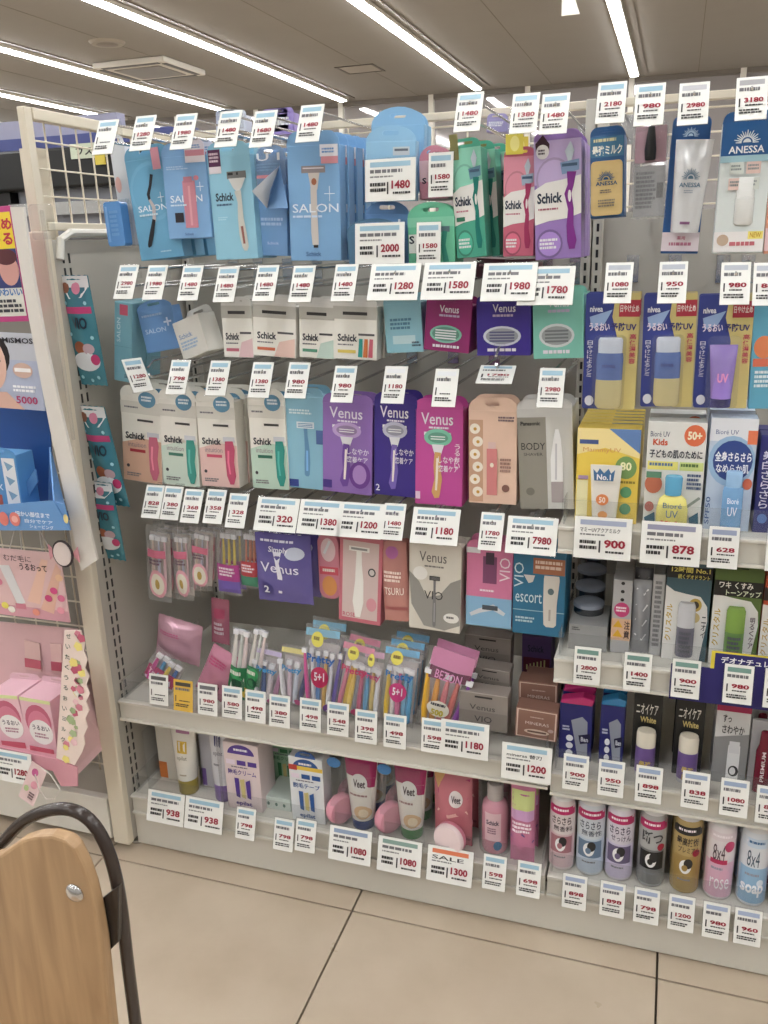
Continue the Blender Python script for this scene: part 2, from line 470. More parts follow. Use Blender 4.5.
gp('back_panel', lambda b: b.box(XL, XJ - .02, YB, YB + .02, .1, ZT, GREYP))
gp('back_panel', lambda b: b.box(XJ + .02, XR, YB, YB + .02, .1, ZT, GREYP))
for x in (XL + .02, XJ - .011, XJ + .011, XR):
    u = gp('upright', lambda b: b.box(x - .0095, x + .0095, YB - .02, YB + .03, 0, 1.56, mat((188, 184, 174), 'paint')), .002)
    sl = MB()
    for k in range(52): sl.box(x - R0.x - .0025, x - R0.x + .0025, YB - .0205 - R0.y, YB - .02 - R0.y, .12 + k * .0245, .135 + k * .0245, DARK)
    sl.build('slot', u, kind='stuff')
# left end panel with its slotted edge
sp = gp('side_panel', lambda b: b.box(XL - .035, XL, YF - .012, YB + .03, .02, ZT - .02, mat((178, 173, 163), 'paint')), .003)
b = MB()
for k in range(46):
    for dy in (.025, .042): b.box(XL - R0.x, XL + .0006 - R0.x, YF + dy - .012 - R0.y, YF + dy - .007 - R0.y, .1 + k * .0265, .118 + k * .0265, DARK)
b.build('slot', sp, kind='stuff')
gp('side_edge_post', lambda b: b.box(XL - .04, XL + .002, YF - .03, YF - .011, .02, 1.35, CREAM), .003)
gp('side_top_rail', lambda b: b.tube([(XL + .004, YF, 1.30), (XL + .004, YF + .01, 1.335), (XL + .004, YF + .04, 1.347), (XL + .004, YB, 1.347)], .008, WHITEP))
gp('foot', lambda b: b.lathe([(.02, 0), (.02, .008), (.008, .012), (.008, .03)], CHROME, 14, XL - .01, YF + .02))
gp('kick_board', lambda b: b.box(XL, XR, YF + .003, YF + .03, .004, .095, mat((206, 202, 192), 'paint')), .002)
# mesh extension on the side panel and along the back
mf = gp('mesh_frame', lambda b: (b.box(XL - .026, XL - .010, YF - .024, YF - .004, 1.35, 1.56, CREAM), b.box(XL - .029, XL - .007, YF - .004, YB + .03, 1.54, 1.56, CREAM),
                                 b.box(XL - .029, XL - .007, YF - .0035, YB + .0115, 1.352, 1.366, CREAM), b.box(XL - .03, XL - .006, YB + .012, YB + .029, 1.35, 1.539, CREAM)), .002)
for k in range(1, 10):
    b = MB(); y = YF - .01 + k * .046 - R0.y; b.tube([(XL - .02 - R0.x, y, 1.36), (XL - .02 - R0.x, y, 1.545)], .0018, CREAM, 6); b.build('wire', mf)
for k in range(1, 4):
    b = MB(); z = 1.365 + k * .047; b.tube([(XL - .017 - R0.x, YF - .01 - R0.y, z), (XL - .017 - R0.x, YB + .02 - R0.y, z)], .0018, CREAM, 6); b.build('wire', mf)
bf = gp('mesh_frame', lambda b: (b.box(XL, XR, YB - .004, YB + .012, 1.545, 1.56, CREAM),), .002)
for k in range(0, 5):
    b = MB(); z = 1.365 + k * .042; b.tube([(XL - R0.x, YB + .004 - R0.y, z), (XR - R0.x, YB + .004 - R0.y, z)], .002, CREAM, 6); b.build('wire', bf)
for k in range(1, 22):
    b = MB(); x = XL + k * .085 - R0.x; b.tube([(x, YB - R0.y, 1.35), (x, YB - R0.y, 1.55)], .002, CREAM, 6); b.build('wire', bf)


def shelf(x0, x1, z, yf=YF, guard=.045):
    sh = gp('shelf', lambda b: (b.box(x0, x1, yf + .006, YB - .005, z - .018, z, WHITEP), b.box(x0, x1, yf, yf + .008, z - .046, z + .002, mat((205, 202, 192), 'paint')),
                                b.box(x0, x1, yf - .006, yf, z - .046, z - .040, WHITEP), b.box(x0, x1, yf - .006, yf, z - .004, z + .002, WHITEP)), .001)
    b = MB(); b.box(x0 + .004 - R0.x, x1 - .004 - R0.x, yf + .010 - R0.y, yf + .0125 - R0.y, z + .0005, z + guard, ACR); b.build('clear_guard', sh)
    for xx in (x0 + .006, x1 - .008):
        b = MB(); b.box(xx - R0.x, xx + .002 - R0.x, yf + .0135 - R0.y, YB - .1 - R0.y, z + .0005, z + guard, ACR); b.build('clear_divider', sh)
    return sh


Z6, Z5, ZR5, ZR4, ZR3 = .135, .375, .365, .60, .845
shelf(XL + .002, XJ - .002, Z6); shelf(XL + .002, XJ - .002, Z5)
shelf(XJ + .002, XR, Z6); shelf(XJ + .002, XR, ZR5); shelf(XJ + .002, XR, ZR4); shelf(XJ + .002, XR, ZR3)
gp('base_plinth', lambda b: b.box(XL, XR, YF + .03, YB, .005, .11, mat((120, 116, 108), 'paint')))

# ------------------------------------------------------------------ price cards
BLUE = (150, 190, 210); RED = (160, 25, 50); INK = (50, 48, 50)
SZ = {'s': (.041, .068), 'w': (.087, .066), 'r': (.045, .067), 'b': (.092, .070), 'm': (.06, .05)}


def tag(q, price, sz, of, Y=1.395, lean=30, bar=BLUE, peg=True, yaw=0, name=None, headtext=None, group=None):
    t = q.split(); c = t[0]; x, y = float(t[1]), float(t[2]); w_, h_ = SZ[sz]
    if not peg and Y > 1.38 and Y < YF: Y = YF - .011 - h_ * math.sin(math.radians(lean))
    p = P(*px(c, x, y), Y)
    lab = '%s price card %s %s' % ('wide' if w_ > .07 else 'small', ('reading %s' % price) if price else 'with no price', of)
    it = It.__new__(It); it.w = w_; it.h = h_; it.d = .001; it.k = 0; it.surf = None; it.pr = {}; it.label = lab
    it.root = empty('price_tag', p, lab, 'price tag', group, (-math.radians(lean), 0, math.radians(yaw)))
    b = MB(); b.box(-w_ / 2, w_ / 2, 0, .0012, 0, h_, mat((232, 232, 226), 'paper')); b.build('card', it.root)
    it.rect(.1, .07, .9, .19, bar, 'colour_bar')
    if headtext: it.text(headtext, .1, .25, .8, .36, INK)
    else: it.micro(.1, .25, .85, .38, 1, (110, 108, 112))
    if w_ > .07:
        it.micro(.1, .40, .6, .46, 1, (130, 128, 130)); it.micro(.1, .56, .42, .82, 2, INK); it.rect(.44, .55, .47, .84, INK, 'small_print')
        if price: it.text(price, .53, .52, .90, .72, RED, .035, 'printed_price')
        it.micro(.56, .79, .95, .87, 1, INK)
    else:
        it.rect(.1, .50, .15, .70, INK, 'small_print')
        if price: it.text(price, .27, .49, .88, .605, RED, .035, 'printed_price')
        it.micro(.3, .65, .88, .70, 1, INK); it.micro(.12, .76, .85, .88, 2, INK)
    it.finish()
    # clear sleeve around the card
    b = MB(); b.box(-w_ / 2 - .0015, w_ / 2 + .0015, .0016, .0022, -.001, h_ + .002, ACR); b.build('clear_sleeve', it.root)
    if peg:
        pg = empty('peg_hook', (p.x, YB, p.z + .022), 'chrome wire peg ' + of, 'hook', 'wire pegs on the back panel')
        L = YB - Y - .022
        b = MB(); b.tube([(0, 0, 0), (0, -L * .5, 0), (0, -L + .012, 0), (0, -L, .006)], .0026, CHROME, 8); b.build('peg_wire', pg, smooth=True)
        b = MB(); b.tube([(0, 0, .03), (0, -L + .02, .03), (0, -L, .02)], .002, CHROME, 8); b.build('tag_wire', pg, smooth=True)
        b = MB(); b.box(-.012, .012, -.004, 0, -.012, .04, CHROME); b.build('mount_plate', pg)
        b = MB(); b.box(-.009, .009, -L + .028, -L + .036, .012, .036, ACR); b.build('clear_clip', pg)
    return it


# ------------------------------------------------------------------ product bodies
def pouch(it, M, th, seal=.06, pucker=.0, nm='pouch', n=(10, 16)):
    """a filled bag: two bulging skins with flat crimped seals top and bottom"""
    ph = [random.random() * 6 for _ in range(6)]

    def T(u, v):
        a = max(0.0, math.sin(PI * min(1, max(0, u)))) ** .6; vv = (v - seal) / (1 - 2 * seal)
        b_ = max(0.0, math.sin(PI * min(1, max(0, vv)))) ** .5 if 0 < vv < 1 else 0
        cr = 1 + .14 * math.sin(9 * u + ph[0] + 5 * v) + .1 * math.sin(17 * v + ph[1] + 4 * u)
        return .0006 + th * a * b_ * cr
    it.surf = lambda x, z: -T(x / it.w + .5, z / it.h)
    b = MB(); nx, nz = n
    for sg in (-1, 1):
        vs = []
        for j in range(nz + 1):
            for i in range(nx + 1):
                u = i / nx; v = j / nz; k = 1 - pucker * math.sin(PI * v)
                vs.append(((u - .5) * it.w * k, sg * T(u, v) * (1 if sg < 0 else .8), v * it.h + (.0016 if (i % 2 and j in (0, nz)) else 0)))
        b.add(vs, [(j * (nx + 1) + i, j * (nx + 1) + i + 1, (j + 1) * (nx + 1) + i + 1, (j + 1) * (nx + 1) + i) for j in range(nz) for i in range(nx)], M)
    o = b.build(nm, it.root, smooth=True); return o


def loft_tube(it, M, capM, cap_h, r, wt=None, flat=.0022, off=0, base='cap', name='tube_body'):
    """squeeze tube standing on its cap, pressed flat at the upper end"""
    H = it.h; wt = (wt or it.w) / 2; n = 24; rows = 10

    def AB(z):
        t = min(1, max(0, (z - cap_h) / (H - cap_h))); return r + (wt - r) * t ** .8, r + (flat - r) * t ** 1.4
    vs = []; fs = []
    for j in range(rows + 1):
        z = cap_h + (H - cap_h) * j / rows; a, c = AB(z)
        for k in range(n): an = 2 * PI * k / n; vs.append((off + a * math.cos(an), r + c * math.sin(an), z))
    for j in range(rows):
        for k in range(n): p = j * n + k; q = j * n + (k + 1) % n; fs.append((p, q, q + n, p + n))
    fs.append(tuple(range(n))[::-1]); fs.append(tuple(range(rows * n, rows * n + n)))
    b = MB(); b.add(vs, fs, M); b.build(name, it.root, smooth=True)
    b = MB(); b.lathe([(r * .93, 0), (r * .97, .002), (r * .98, cap_h - .001), (r * .9, cap_h + .001)], capM, 24, off, r); b.build(base, it.root, smooth=True)

    def sf(x, z):
        a, c = AB(z); q = 1 - min(.96, ((x - off) / a) ** 2); return r - c * math.sqrt(q) - .0004
    it.surf = sf


def barrel(it, prof, M, n=28, name='can_body', r=None):
    R = r or max(p[0] for p in prof)
    b = MB(); b.lathe(prof, M, n, 0, R); b.build(name, it.root, smooth=True)

    def sf(x, z):
        rr = prof[-1][0]
        for (r0, z0), (r1, z1) in zip(prof, prof[1:]):
            if z0 <= z <= z1: rr = r0 + (r1 - r0) * (z - z0) / ((z1 - z0) or 1); break
        return R - math.sqrt(max(rr * rr - x * x, (rr * .1) ** 2)) - .0003
    it.surf = sf


def rod_razor(parent, x, y, z0, L, r, col, hw=.016, tilt=0, headcol=(235, 235, 240)):
    """slim disposable razor standing head up inside a bag"""
    M = mat(col, 'plastic'); b = MB(); dx = math.sin(tilt) * L
    b.tube([(x, y, z0), (x + dx * .3, y - .001, z0 + L * .3), (x + dx * .7, y, z0 + L * .7), (x + dx, y, z0 + L)], [r * .8, r * 1.25, r, r * .6], M, 8)
    b.box(x + dx - hw / 2, x + dx + hw / 2, y - .004, y + .003, z0 + L - .002, z0 + L + .008, mat(headcol, 'plastic'))
    return b.build('razor', parent, smooth=True)


# ------------------------------------------------------------------ upper row, razors
def salon(q, lab, col, dark=(70, 130, 180), **k):
    it = It('razor_box', lab, 'razor box', q, **k); it.carton(col).tab(col, .022); return it


it = It('trimmer_box', 'white carton turned sideways behind the blue trimmer pack, far left of the top row', 'box', 'V 430 250 520 255 592 795 520 800', Y=1.50, d=.05)
it.carton((208, 212, 216)).tab((208, 212, 216), .02); it.ell(.05, .3, .45, .46, (222, 170, 160)); it.text('SALON', .08, .52, .92, .58, (170, 190, 205)); it.micro(.1, .64, .8, .8, 4, (190, 196, 205)); it.finish()
it = It('trimmer_pack', 'royal blue trimmer in a clear blister at the far left end of the top row', 'trimmer', 'V 398 560 490 555 526 798 432 806', Y=1.455, d=.024)
b = MB(); b.plate(rrect(-it.w / 2, it.w / 2, 0, it.h, .006), 0, .024, mat((88, 148, 216), 'gloss')); b.build('trimmer_body', it.root, bevel=.003)
it.rect(.08, .1, .2, .9, (110, 168, 226)); it.micro(.3, .2, .8, .8, 6, (100, 160, 220))
b = MB(); b.plate(rrect(-it.w / 2 - .004, it.w / 2 + .004, -.004, it.h + .004, .006), .0245, .026, ACR); b.build('clear_blister', it.root); it.finish()

it = salon('F 95 225 262 222 326 608 155 611', 'sky blue razor carton picturing a black wavy face razor, first of the top row', (98, 166, 205), Y=1.47, d=.035)
it.ell(.02, .03, 1.0, .62, (106, 173, 210)); it.ell(.07, .07, .95, .58, (98, 166, 205))
it.text('SALON', .14, .455, .80, .515, (225, 235, 240), .006); it.line([(.69, .34), (.69, .44)], .014, (225, 235, 240), 'printed_lettering'); it.line([(.62, .39), (.76, .39)], .014, (225, 235, 240), 'printed_lettering')
it.line([(.56, .16), (.5, .26), (.42, .35), (.43, .41)], [.07, .06, .07, .05], (28, 30, 38)); it.line([(.43, .40), (.5, .48), (.46, .62)], [.05, .08, .07], (190, 180, 180)); it.line([(.46, .6), (.35, .75), (.27, .85), (.24, .87)], [.07, .1, .09, .03], (22, 24, 32))
it.micro(.15, .54, .6, .57, 1, (200, 225, 235)); it.micro(.5, .92, .75, .94, 1, (170, 210, 225)); it.rect(.62, -.09, .8, .12, (222, 150, 165), 'sticker'); it.finish(2, dx=.004)

it = salon('F 238 215 400 213 433 530 263 533', 'cornflower blue carton picturing a pink facial trimmer, second of the top row', (120, 168, 216), Y=1.455, d=.035)
it.text('SALON', .12, .47, .86, .555, (228, 236, 242), .006); it.line([(.83, .32), (.83, .43)], .014, (228, 236, 242), 'printed_lettering'); it.line([(.75, .375), (.91, .375)], .014, (228, 236, 242), 'printed_lettering')
it.rect(.43, .30, .72, .87, (208, 132, 148), 'printed_trimmer'); it.rect(.46, .25, .66, .32, (190, 120, 138), 'printed_trimmer'); it.rect(.55, .36, .6, .84, (225, 160, 170), 'printed_trimmer'); it.rect(.2, .68, .4, .8, (38, 30, 40), 'printed_trimmer')
it.micro(.12, .58, .6, .61, 1, (205, 222, 238)); it.text('Schick', .4, .93, .6, .96, (60, 90, 150)); it.ell(.7, .24, .82, .30, (218, 130, 145)); it.micro(.1, .12, .6, .17, 2, (170, 200, 230))
b = MB(); x = it.w; b.plate([(x * .05, it.h - .012), (x * .5, it.h - .012)] + [(x * .275 + x * .225 * math.cos(a), it.h + .012 + .018 * math.sin(a)) for a in [PI * k / 10 for k in range(11)]], -.0016, -.0008, mat((225, 215, 222), 'paper')); b.build('arch_sticker', it.root)
it.k = 10; it.rect(.56, -.06, .99, .01, (205, 130, 145), 'sticker_band'); it.micro(.6, -.12, .95, -.07, 2, (90, 140, 195)); it.finish(1)

it = salon('F 405 220 578 203 605 610 450 613', 'pale sky blue carton with silver razor picture and black lettering, third of the top row', (140, 198, 222), Y=1.46, d=.038)
it.text('Schick', .13, .35, .55, .43, (28, 40, 60), .03); it.micro(.14, .455, .5, .485, 1, (60, 90, 130)); it.rect(.04, -.06, .32, .14, (92, 40, 82), 'sticker'); it.micro(.06, -.03, .3, .07, 3, (215, 190, 200)); it.rect(.04, .1, .32, .165, (225, 215, 222), 'sticker')
it.rect(.44, .155, .88, .225, (120, 122, 120), 'printed_razor'); [it.rect(.46 + .2 * i, .165, .58 + .12 * i, .19, (40, 40, 42), 'printed_razor') for i in range(2)]
it.poly([(.47, .22), (.86, .22), (.76, .31), (.66, .36), (.56, .31)], (222, 222, 218), 'printed_razor'); it.line([(.66, .34), (.69, .45), (.68, .6), (.70, .75), (.735, .88), (.735, .92)], [.15, .10, .13, .17, .15, .06], (205, 205, 196)); it.line([(.69, .68), (.715, .85)], [.06, .05], (150, 90, 80))
it.micro(.15, .58, .4, .62, 2, (170, 215, 232)); it.finish(1)

it = salon('F 600 215 712 235 722 597 612 600', 'plain blue carton partly covered by an open white leaflet, fourth of the top row', (112, 160, 212), Y=1.48, d=.05)
it.micro(.1, .6, .9, .7, 2, (170, 200, 235)); it.text('Schick', .3, .85, .7, .88, (190, 210, 240)); it.finish(1)
it = It('clear_pouch', 'clear film pouch with pink lettering hanging over the plain blue carton in the top row', 'pouch', 'F 585 140 715 130 725 330 600 330', Y=1.474, d=.01)
pouch(it, FILM, .004); it.text('U I', .1, .35, .8, .5, (235, 238, 240)); it.rect(.05, .78, .6, .84, (225, 140, 150)); it.micro(.05, .55, .9, .72, 3, (120, 160, 200)); it.finish()
it = It('leaflet', 'open white and blue leaflet folded outward in front of the plain blue carton', 'leaflet', 'F 585 350 690 252 722 418 640 415', Y=1.43, d=.001)
a_ = [P(*px('F', *q_), y_) for q_, y_ in (((583, 350), 1.42), ((690, 250), 1.468), ((642, 416), 1.462), ((722, 415), 1.44), ((655, 345), 1.43))]
b = MB(); rt = it.root.location; b.add([v - rt for v in (a_[0], a_[1], a_[2])] + [v - rt + Vector((0, .0008, 0)) for v in (a_[0], a_[1], a_[2])], [(0, 2, 1), (3, 4, 5), (0, 1, 4, 3), (1, 2, 5, 4), (2, 0, 3, 5)], mat((222, 222, 220), 'paper')); it.root.rotation_euler = (0, 0, 0); b.build('white_leaf', it.root)
b = MB(); b.add([v - rt for v in (a_[4], a_[1], a_[3], a_[2])] + [v - rt + Vector((0, .0008, 0)) for v in (a_[4], a_[1], a_[3], a_[2])], [(0, 3, 2, 1), (4, 5, 6, 7), (0, 1, 5, 4), (1, 2, 6, 5)], mat((120, 165, 215), 'paper')); b.build('blue_leaf', it.root)

it = salon('B 136 196 294 187 298 531 152 536', 'large blue carton picturing a champagne razor, with wide white lettering, in the top row', (118, 168, 214), Y=1.455, d=.03)
it.line([(.8, .35), (.8, .48)], .012, (222, 232, 240), 'printed_lettering'); it.line([(.7, .415), (.9, .415)], .012, (222, 232, 240), 'printed_lettering')
it.rect(.27, .175, .73, .235, (140, 128, 130), 'printed_razor'); it.rect(.3, .19, .7, .2, (215, 205, 205), 'printed_razor'); it.poly([(.4, .235), (.62, .235), (.57, .38), (.45, .38)], (200, 190, 182), 'printed_razor'); it.ell(.46, .28, .56, .34, (170, 95, 60), 'printed_razor')
it.line([(.5, .36), (.5, .55), (.5, .75), (.51, .86)], [.12, .12, .14, .12], (198, 190, 184)); it.rect(.47, .86, .56, .885, (45, 40, 42), 'printed_razor'); it.text('SALON', .08, .50, .97, .575, (222, 232, 240), .004);  it.micro(.08, .6, .8, .63, 1, (190, 212, 235)); it.text('Schick', .32, .92, .62, .96, (60, 95, 150), .02)
it.rect(.64, .0, .98, .1, (225, 222, 228), 'sticker'); it.rect(.66, .1, .98, .16, (216, 140, 150), 'sticker'); it.micro(.68, .03, .94, .08, 2, (100, 150, 205)); it.finish(4, dx=.004, step=.033)

# arched refill cards
def arch(q, lab, col, th, Y, d, name='refill_pack', behind=0, **k):
    it = It(name, lab, 'razor refill', q, Y=Y, d=d); it.carton(col); it.tab(col, th, arch=True, **k); return it


it = arch('B 388 135 545 130 543 330 388 330', 'taller arched pale blue refill card, behind the one reading 1480', (128, 182, 222), .028, 1.50, .02); it.finish(1)
it = arch('B 371 180 520 180 516 358 373 356', 'arched pale blue refill card with a small razor head, above the dark blue arched card', (138, 190, 226), .024, 1.455, .02)
it.rect(.55, .1, .88, .24, (190, 200, 210), 'printed_razor'); it.rect(.58, .13, .85, .17, (90, 100, 115), 'printed_razor'); it.text('Schick', .08, .36, .48, .45, (20, 30, 50), .03); it.finish()
it = arch('B 530 238 615 232 615 350 530 355', 'small pink arched refill box behind the 1580 card', (205, 130, 150), .022, 1.47, .03); it.rect(0, .02, 1, .55, (216, 180, 190)); it.text('S', .1, .45, .25, .6, (30, 30, 50), .03); it.finish(1)
it = arch('B 368 398 502 395 495 540 372 540', 'mid blue arched refill box behind the teal arched card', (96, 148, 206), .022, 1.475, .025)
it.text('+', .66, .1, .9, .35, (220, 230, 240)); it.line([(.05, .55), (.5, .62), (.96, .5)], .02, (70, 120, 185)); it.finish()
it = arch('B 316 445 466 440 472 540 322 545', 'dark steel blue arched refill box behind the 2000 card', (72, 118, 152), .018, 1.45, .022); it.finish(1)
it = arch('B 495 408 633 402 635 545 498 545', 'green arched refill box with a teal razor, lower middle of the top row', (96, 190, 150), .024, 1.45, .03)
it.rect(0, .0, 1, .2, (120, 200, 165)); it.rect(.02, .35, .5, .75, (225, 230, 225)); it.text('S', .03, .38, .14, .55, (20, 40, 60), .03); it.rect(.66, .2, .9, .32, (90, 120, 130), 'printed_razor'); it.line([(.8, .3), (.76, .6), (.82, .95)], [.1, .1, .12], (40, 140, 120)); it.finish(1)


def hydro(q, lab, base, lite, razc, head, Y, d=.045, band=True, words=True, behind=1, side=None):
    it = It('razor_box', lab, 'razor box', q, Y=Y, d=d); it.carton(base).tab(base, .014)
    it.rect(0, .0, 1, .36, lite); it.ell(.04, .14, .8, .5, tuple(int(c * .88) for c in lite)); it.ell(.08, .16, .76, .47, lite)
    it.poly([(0, .40), (.25, .345), (.6, .33), (1, .30), (1, .62), (.7, .655), (.3, .67), (0, .70)], (228, 226, 220))
    it.ell(.03, .74, .6, .99, tuple(int(c * .8) for c in base)); it.ell(.07, .76, .56, .97, tuple(min(255, int(c * 1.12)) for c in base)); it.micro(.1, .82, .5, .92, 3, (225, 225, 225))
    it.text('Schick', .06, .43, .6, .52, (28, 45, 70), .035); it.micro(.08, .56, .56, .585, 1, (190, 110, 130))
    it.poly([(.66, .10), (.78, .02), (.86, .10), (.76, .22)], (190, 205, 215), 'printed_razor'); it.poly([(.56, .19), (.96, .17), (.96, .26), (.6, .29)], head, 'printed_razor'); it.rect(.6, .2, .92, .225, (60, 90, 120), 'printed_razor')
    it.line([(.8, .27), (.78, .38), (.72, .45), (.78, .58), (.76, .72), (.8, .85), (.8, .92)], [.2, .13, .15, .12, .15, .2, .12], razc); it.ell(.72, .42, .79, .52, (228, 226, 220), 'printed_razor')
    return it


it = hydro('C 190 270 312 250 330 680 222 682', 'green razor carton with a teal razor, leftmost of the three with a white wave band', (66, 170, 140), (132, 208, 180), (0, 122, 110), (90, 140, 160), 1.455, d=.05)
it.rect(-.0, -.13, .28, .1, (120, 116, 60), 'sticker'); it.rect(.08, .62, .36, .66, (30, 110, 80)); it.finish(2, dx=.012, step=.054)
it = hydro('C 403 296 516 290 516 682 392 672', 'rose pink razor carton with a white wave band, between the green and the purple one', (206, 96, 122), (222, 140, 158), (170, 40, 90), (150, 170, 190), 1.47)
it.rect(.06, -.22, .62, -.02, (224, 208, 70), 'sticker'); it.ell(.2, -.2, .5, -.05, (235, 225, 130)); it.finish(1)
it = hydro('C 517 236 692 222 700 690 517 684', 'lilac razor carton with a deep purple razor, rightmost of those with a wave band', (152, 118, 190), (190, 168, 214), (128, 34, 138), (120, 150, 190), 1.455)
it.poly([(.04, .02), (.2, -.05), (.34, .03), (.33, .09), (.2, .12), (.05, .09)], (60, 24, 40), 'sticker'); it.ell(.05, .03, .33, .15, (225, 220, 220)); it.micro(.1, .07, .28, .12, 2, (60, 40, 60)); it.finish(2, step=.049)

# top row, right bay: sunscreen on cards
def sun(it, u, v, r, col, asp=1.0):
    for i in range(15):
        a = math.radians(180 * i / 14); it.line([(u + r * .42 * math.cos(a), v - r * .42 * asp * math.sin(a)), (u + r * (1 if i % 2 else .86) * math.cos(a), v - r * (1 if i % 2 else .86) * asp * math.sin(a))], [r * .1, r * .06], col, 'sun_emblem')
    it.ell(u - r * .3, v - r * .3 * asp, u + r * .3, v + r * .3 * asp, col, 'sun_emblem', 0, 180); return it


it = It('sunscreen_pack', 'flat gold sunscreen bottle pack with a blue sun emblem on a blue header', 'sunscreen', 'D 112 285 238 268 236 580 112 583', Y=1.455, d=.03)
it.carton((38, 92, 150)).tab((38, 92, 150), .012); it.rect(0, .02, .98, .26, (60, 120, 160)); it.text('最強ミルク', .06, .12, .94, .24, (235, 238, 225), .03); it.micro(.1, .04, .9, .1, 1, (225, 220, 170))
b = MB(); b.plate(rrect(-it.w * .47, it.w * .46, .003, it.h * .69, .006), -.008, -.0012, mat((214, 184, 122), 'foil')); b.build('gold_bottle', it.root, bevel=.002)
it.surf = lambda x, z: -.0082; sun(it, .48, .54, .26, (40, 84, 120), .42); it.text('ANESSA', .18, .56, .82, .61, (40, 80, 110), .02); it.micro(.3, .66, .7, .71, 2, (110, 100, 90)); it.micro(.25, .78, .75, .88, 3, (120, 110, 95)); it.finish(1)
it = It('clip_pack', 'clear pouch with a black clip above a silver card with a barcode', 'pouch', 'D 272 232 405 232 388 590 262 585', Y=1.47, d=.012)
pouch(it, FILM, .005); b = MB(); b.box(-it.w * .44, it.w * .44, .0, .002, .004, it.h * .56, mat((176, 178, 180), 'foil')); b.box(-it.w * .44, it.w * .44, .001, .002, it.h * .6, it.h * .97, mat((196, 150, 165), 'card')); b.build('card_back', it.root)
b = MB(); b.tube([(0, -.003, it.h * .62), (0, -.005, it.h * .72), (.001, -.003, it.h * .96)], [.008, .009, .005], DARK, 10); b.build('black_clip', it.root, smooth=True)
it.surf = lambda x, z: -.0003; it.micro(.12, .5, .7, .9, 9, (110, 112, 118)); [it.rect(.72 + .03 * i, .62, .735 + .03 * i, .78, (50, 50, 55), 'barcode') for i in range(6)]; it.finish(1)
it = It('sunscreen_pack', 'silvery white sunscreen tube mounted slanting on a deep blue card', 'sunscreen', 'D 420 238 556 235 512 715 367 715', Y=1.47, d=.012)
it.carton((26, 84, 150)).tab((26, 84, 150), .012); sun(it, .5, .09, .22, (190, 215, 235), .3); it.rect(0, .83, 1, .98, (226, 214, 222)); it.text('薬用', .4, .86, .62, .89, (200, 90, 130)); it.micro(.2, .91, .8, .95, 1, (200, 120, 150)); it.finish()
t2 = It('tmp', '', 'x', 'D 425 298 575 290 515 640 402 636', Y=1.455, d=.03)
loft = MB(); n = 20; vs = []; fs = []
for j in range(9):
    v = j / 8; a = t2.w * (.40 + .13 * v); c = .013 * (1 - v) ** .6 + .0015
    for k in range(n): an = 2 * PI * k / n; vs.append((a * math.cos(an), -.004 + c * math.sin(an), v * t2.h))
for j in range(8):
    for k in range(n): p = j * n + k; q = j * n + (k + 1) % n; fs.append((p, q, q + n, p + n))
loft.add(vs, fs + [tuple(range(n))[::-1], tuple(range(8 * n, 9 * n))], mat((205, 206, 206), 'foil'))
tb_ = loft.build('squeeze_tube', t2.root, smooth=True); t2.surf = lambda x, z: -.004 - (.013 * max(0, 1 - z / t2.h) ** .6 + .0015) * math.sqrt(max(.05, 1 - (x / (t2.w * (.40 + .13 * z / t2.h))) ** 2)) - .0005
sun(t2, .5, .42, .26, (60, 96, 120), .45); t2.text('ANESSA', .2, .46, .8, .51, (60, 96, 120), .02); t2.micro(.35, .54, .65, .58, 2, (120, 130, 140)); t2.rect(.34, .88, .62, .91, (120, 70, 110)); t2.finish()
mw = Matrix.LocRotScale(t2.root.location, t2.root.rotation_euler, None); mr_ = Matrix.LocRotScale(it.root.location, it.root.rotation_euler, None)
for c in list(t2.root.children): c.parent = it.root; c.matrix_local = mr_.inverted() @ mw @ c.matrix_local
bpy.data.objects.remove(t2.root)
it = It('sunscreen_pack', 'white sunscreen pack with blue top and small white bottle, under the 3180 card', 'sunscreen', 'D 605 227 792 225 747 715 562 712', Y=1.455, d=.018)
it.carton((214, 222, 220)).tab((26, 90, 155), .014); it.rect(0, 0, 1, .25, (24, 92, 158)); sun(it, .5, .155, .26, (225, 236, 242), .36); it.text('ANESSA', .15, .18, .85, .235, (235, 240, 244), .02)
it.rect(0, .25, 1, .3, (150, 190, 200)); it.rect(0, .83, 1, .99, (232, 228, 226)); it.rect(.68, .83, .98, .89, (240, 225, 110)); it.text('NEW', .72, .84, .94, .88, (200, 150, 40), .02); it.ell(.06, .85, .3, .94, (190, 165, 140)); it.micro(.32, .91, .95, .96, 1, (210, 110, 120))
for a in range(2):
    for c in range(2): it.rect(.2 + a * .33, .3 + c * .12, .48 + a * .33, .39 + c * .12, (202, 208, 200) if (a + c) % 2 == 0 else (222, 190, 180)); it.micro(.23 + a * .33, .32 + c * .12, .45 + a * .33, .37 + c * .12, 2, (130, 140, 140))
b = MB(); b.lathe([(.010, .04), (.0135, .043), (.0135, .078), (.0125, .0785), (.0125, .105), (.011, .107)], mat((222, 224, 220), 'gloss'), 20, .004, .0, 1, .55); b.build('small_bottle', it.root, smooth=True)
it.finish(1)
it = It('sunscreen_pack', 'peach coloured card pack cut off by the right edge in the top row', 'sunscreen', 'D 770 500 900 500 880 715 752 712', Y=1.455, d=.012); it.carton((226, 150, 120)); it.rect(0, .55, 1, .95, (230, 190, 190)); it.finish()
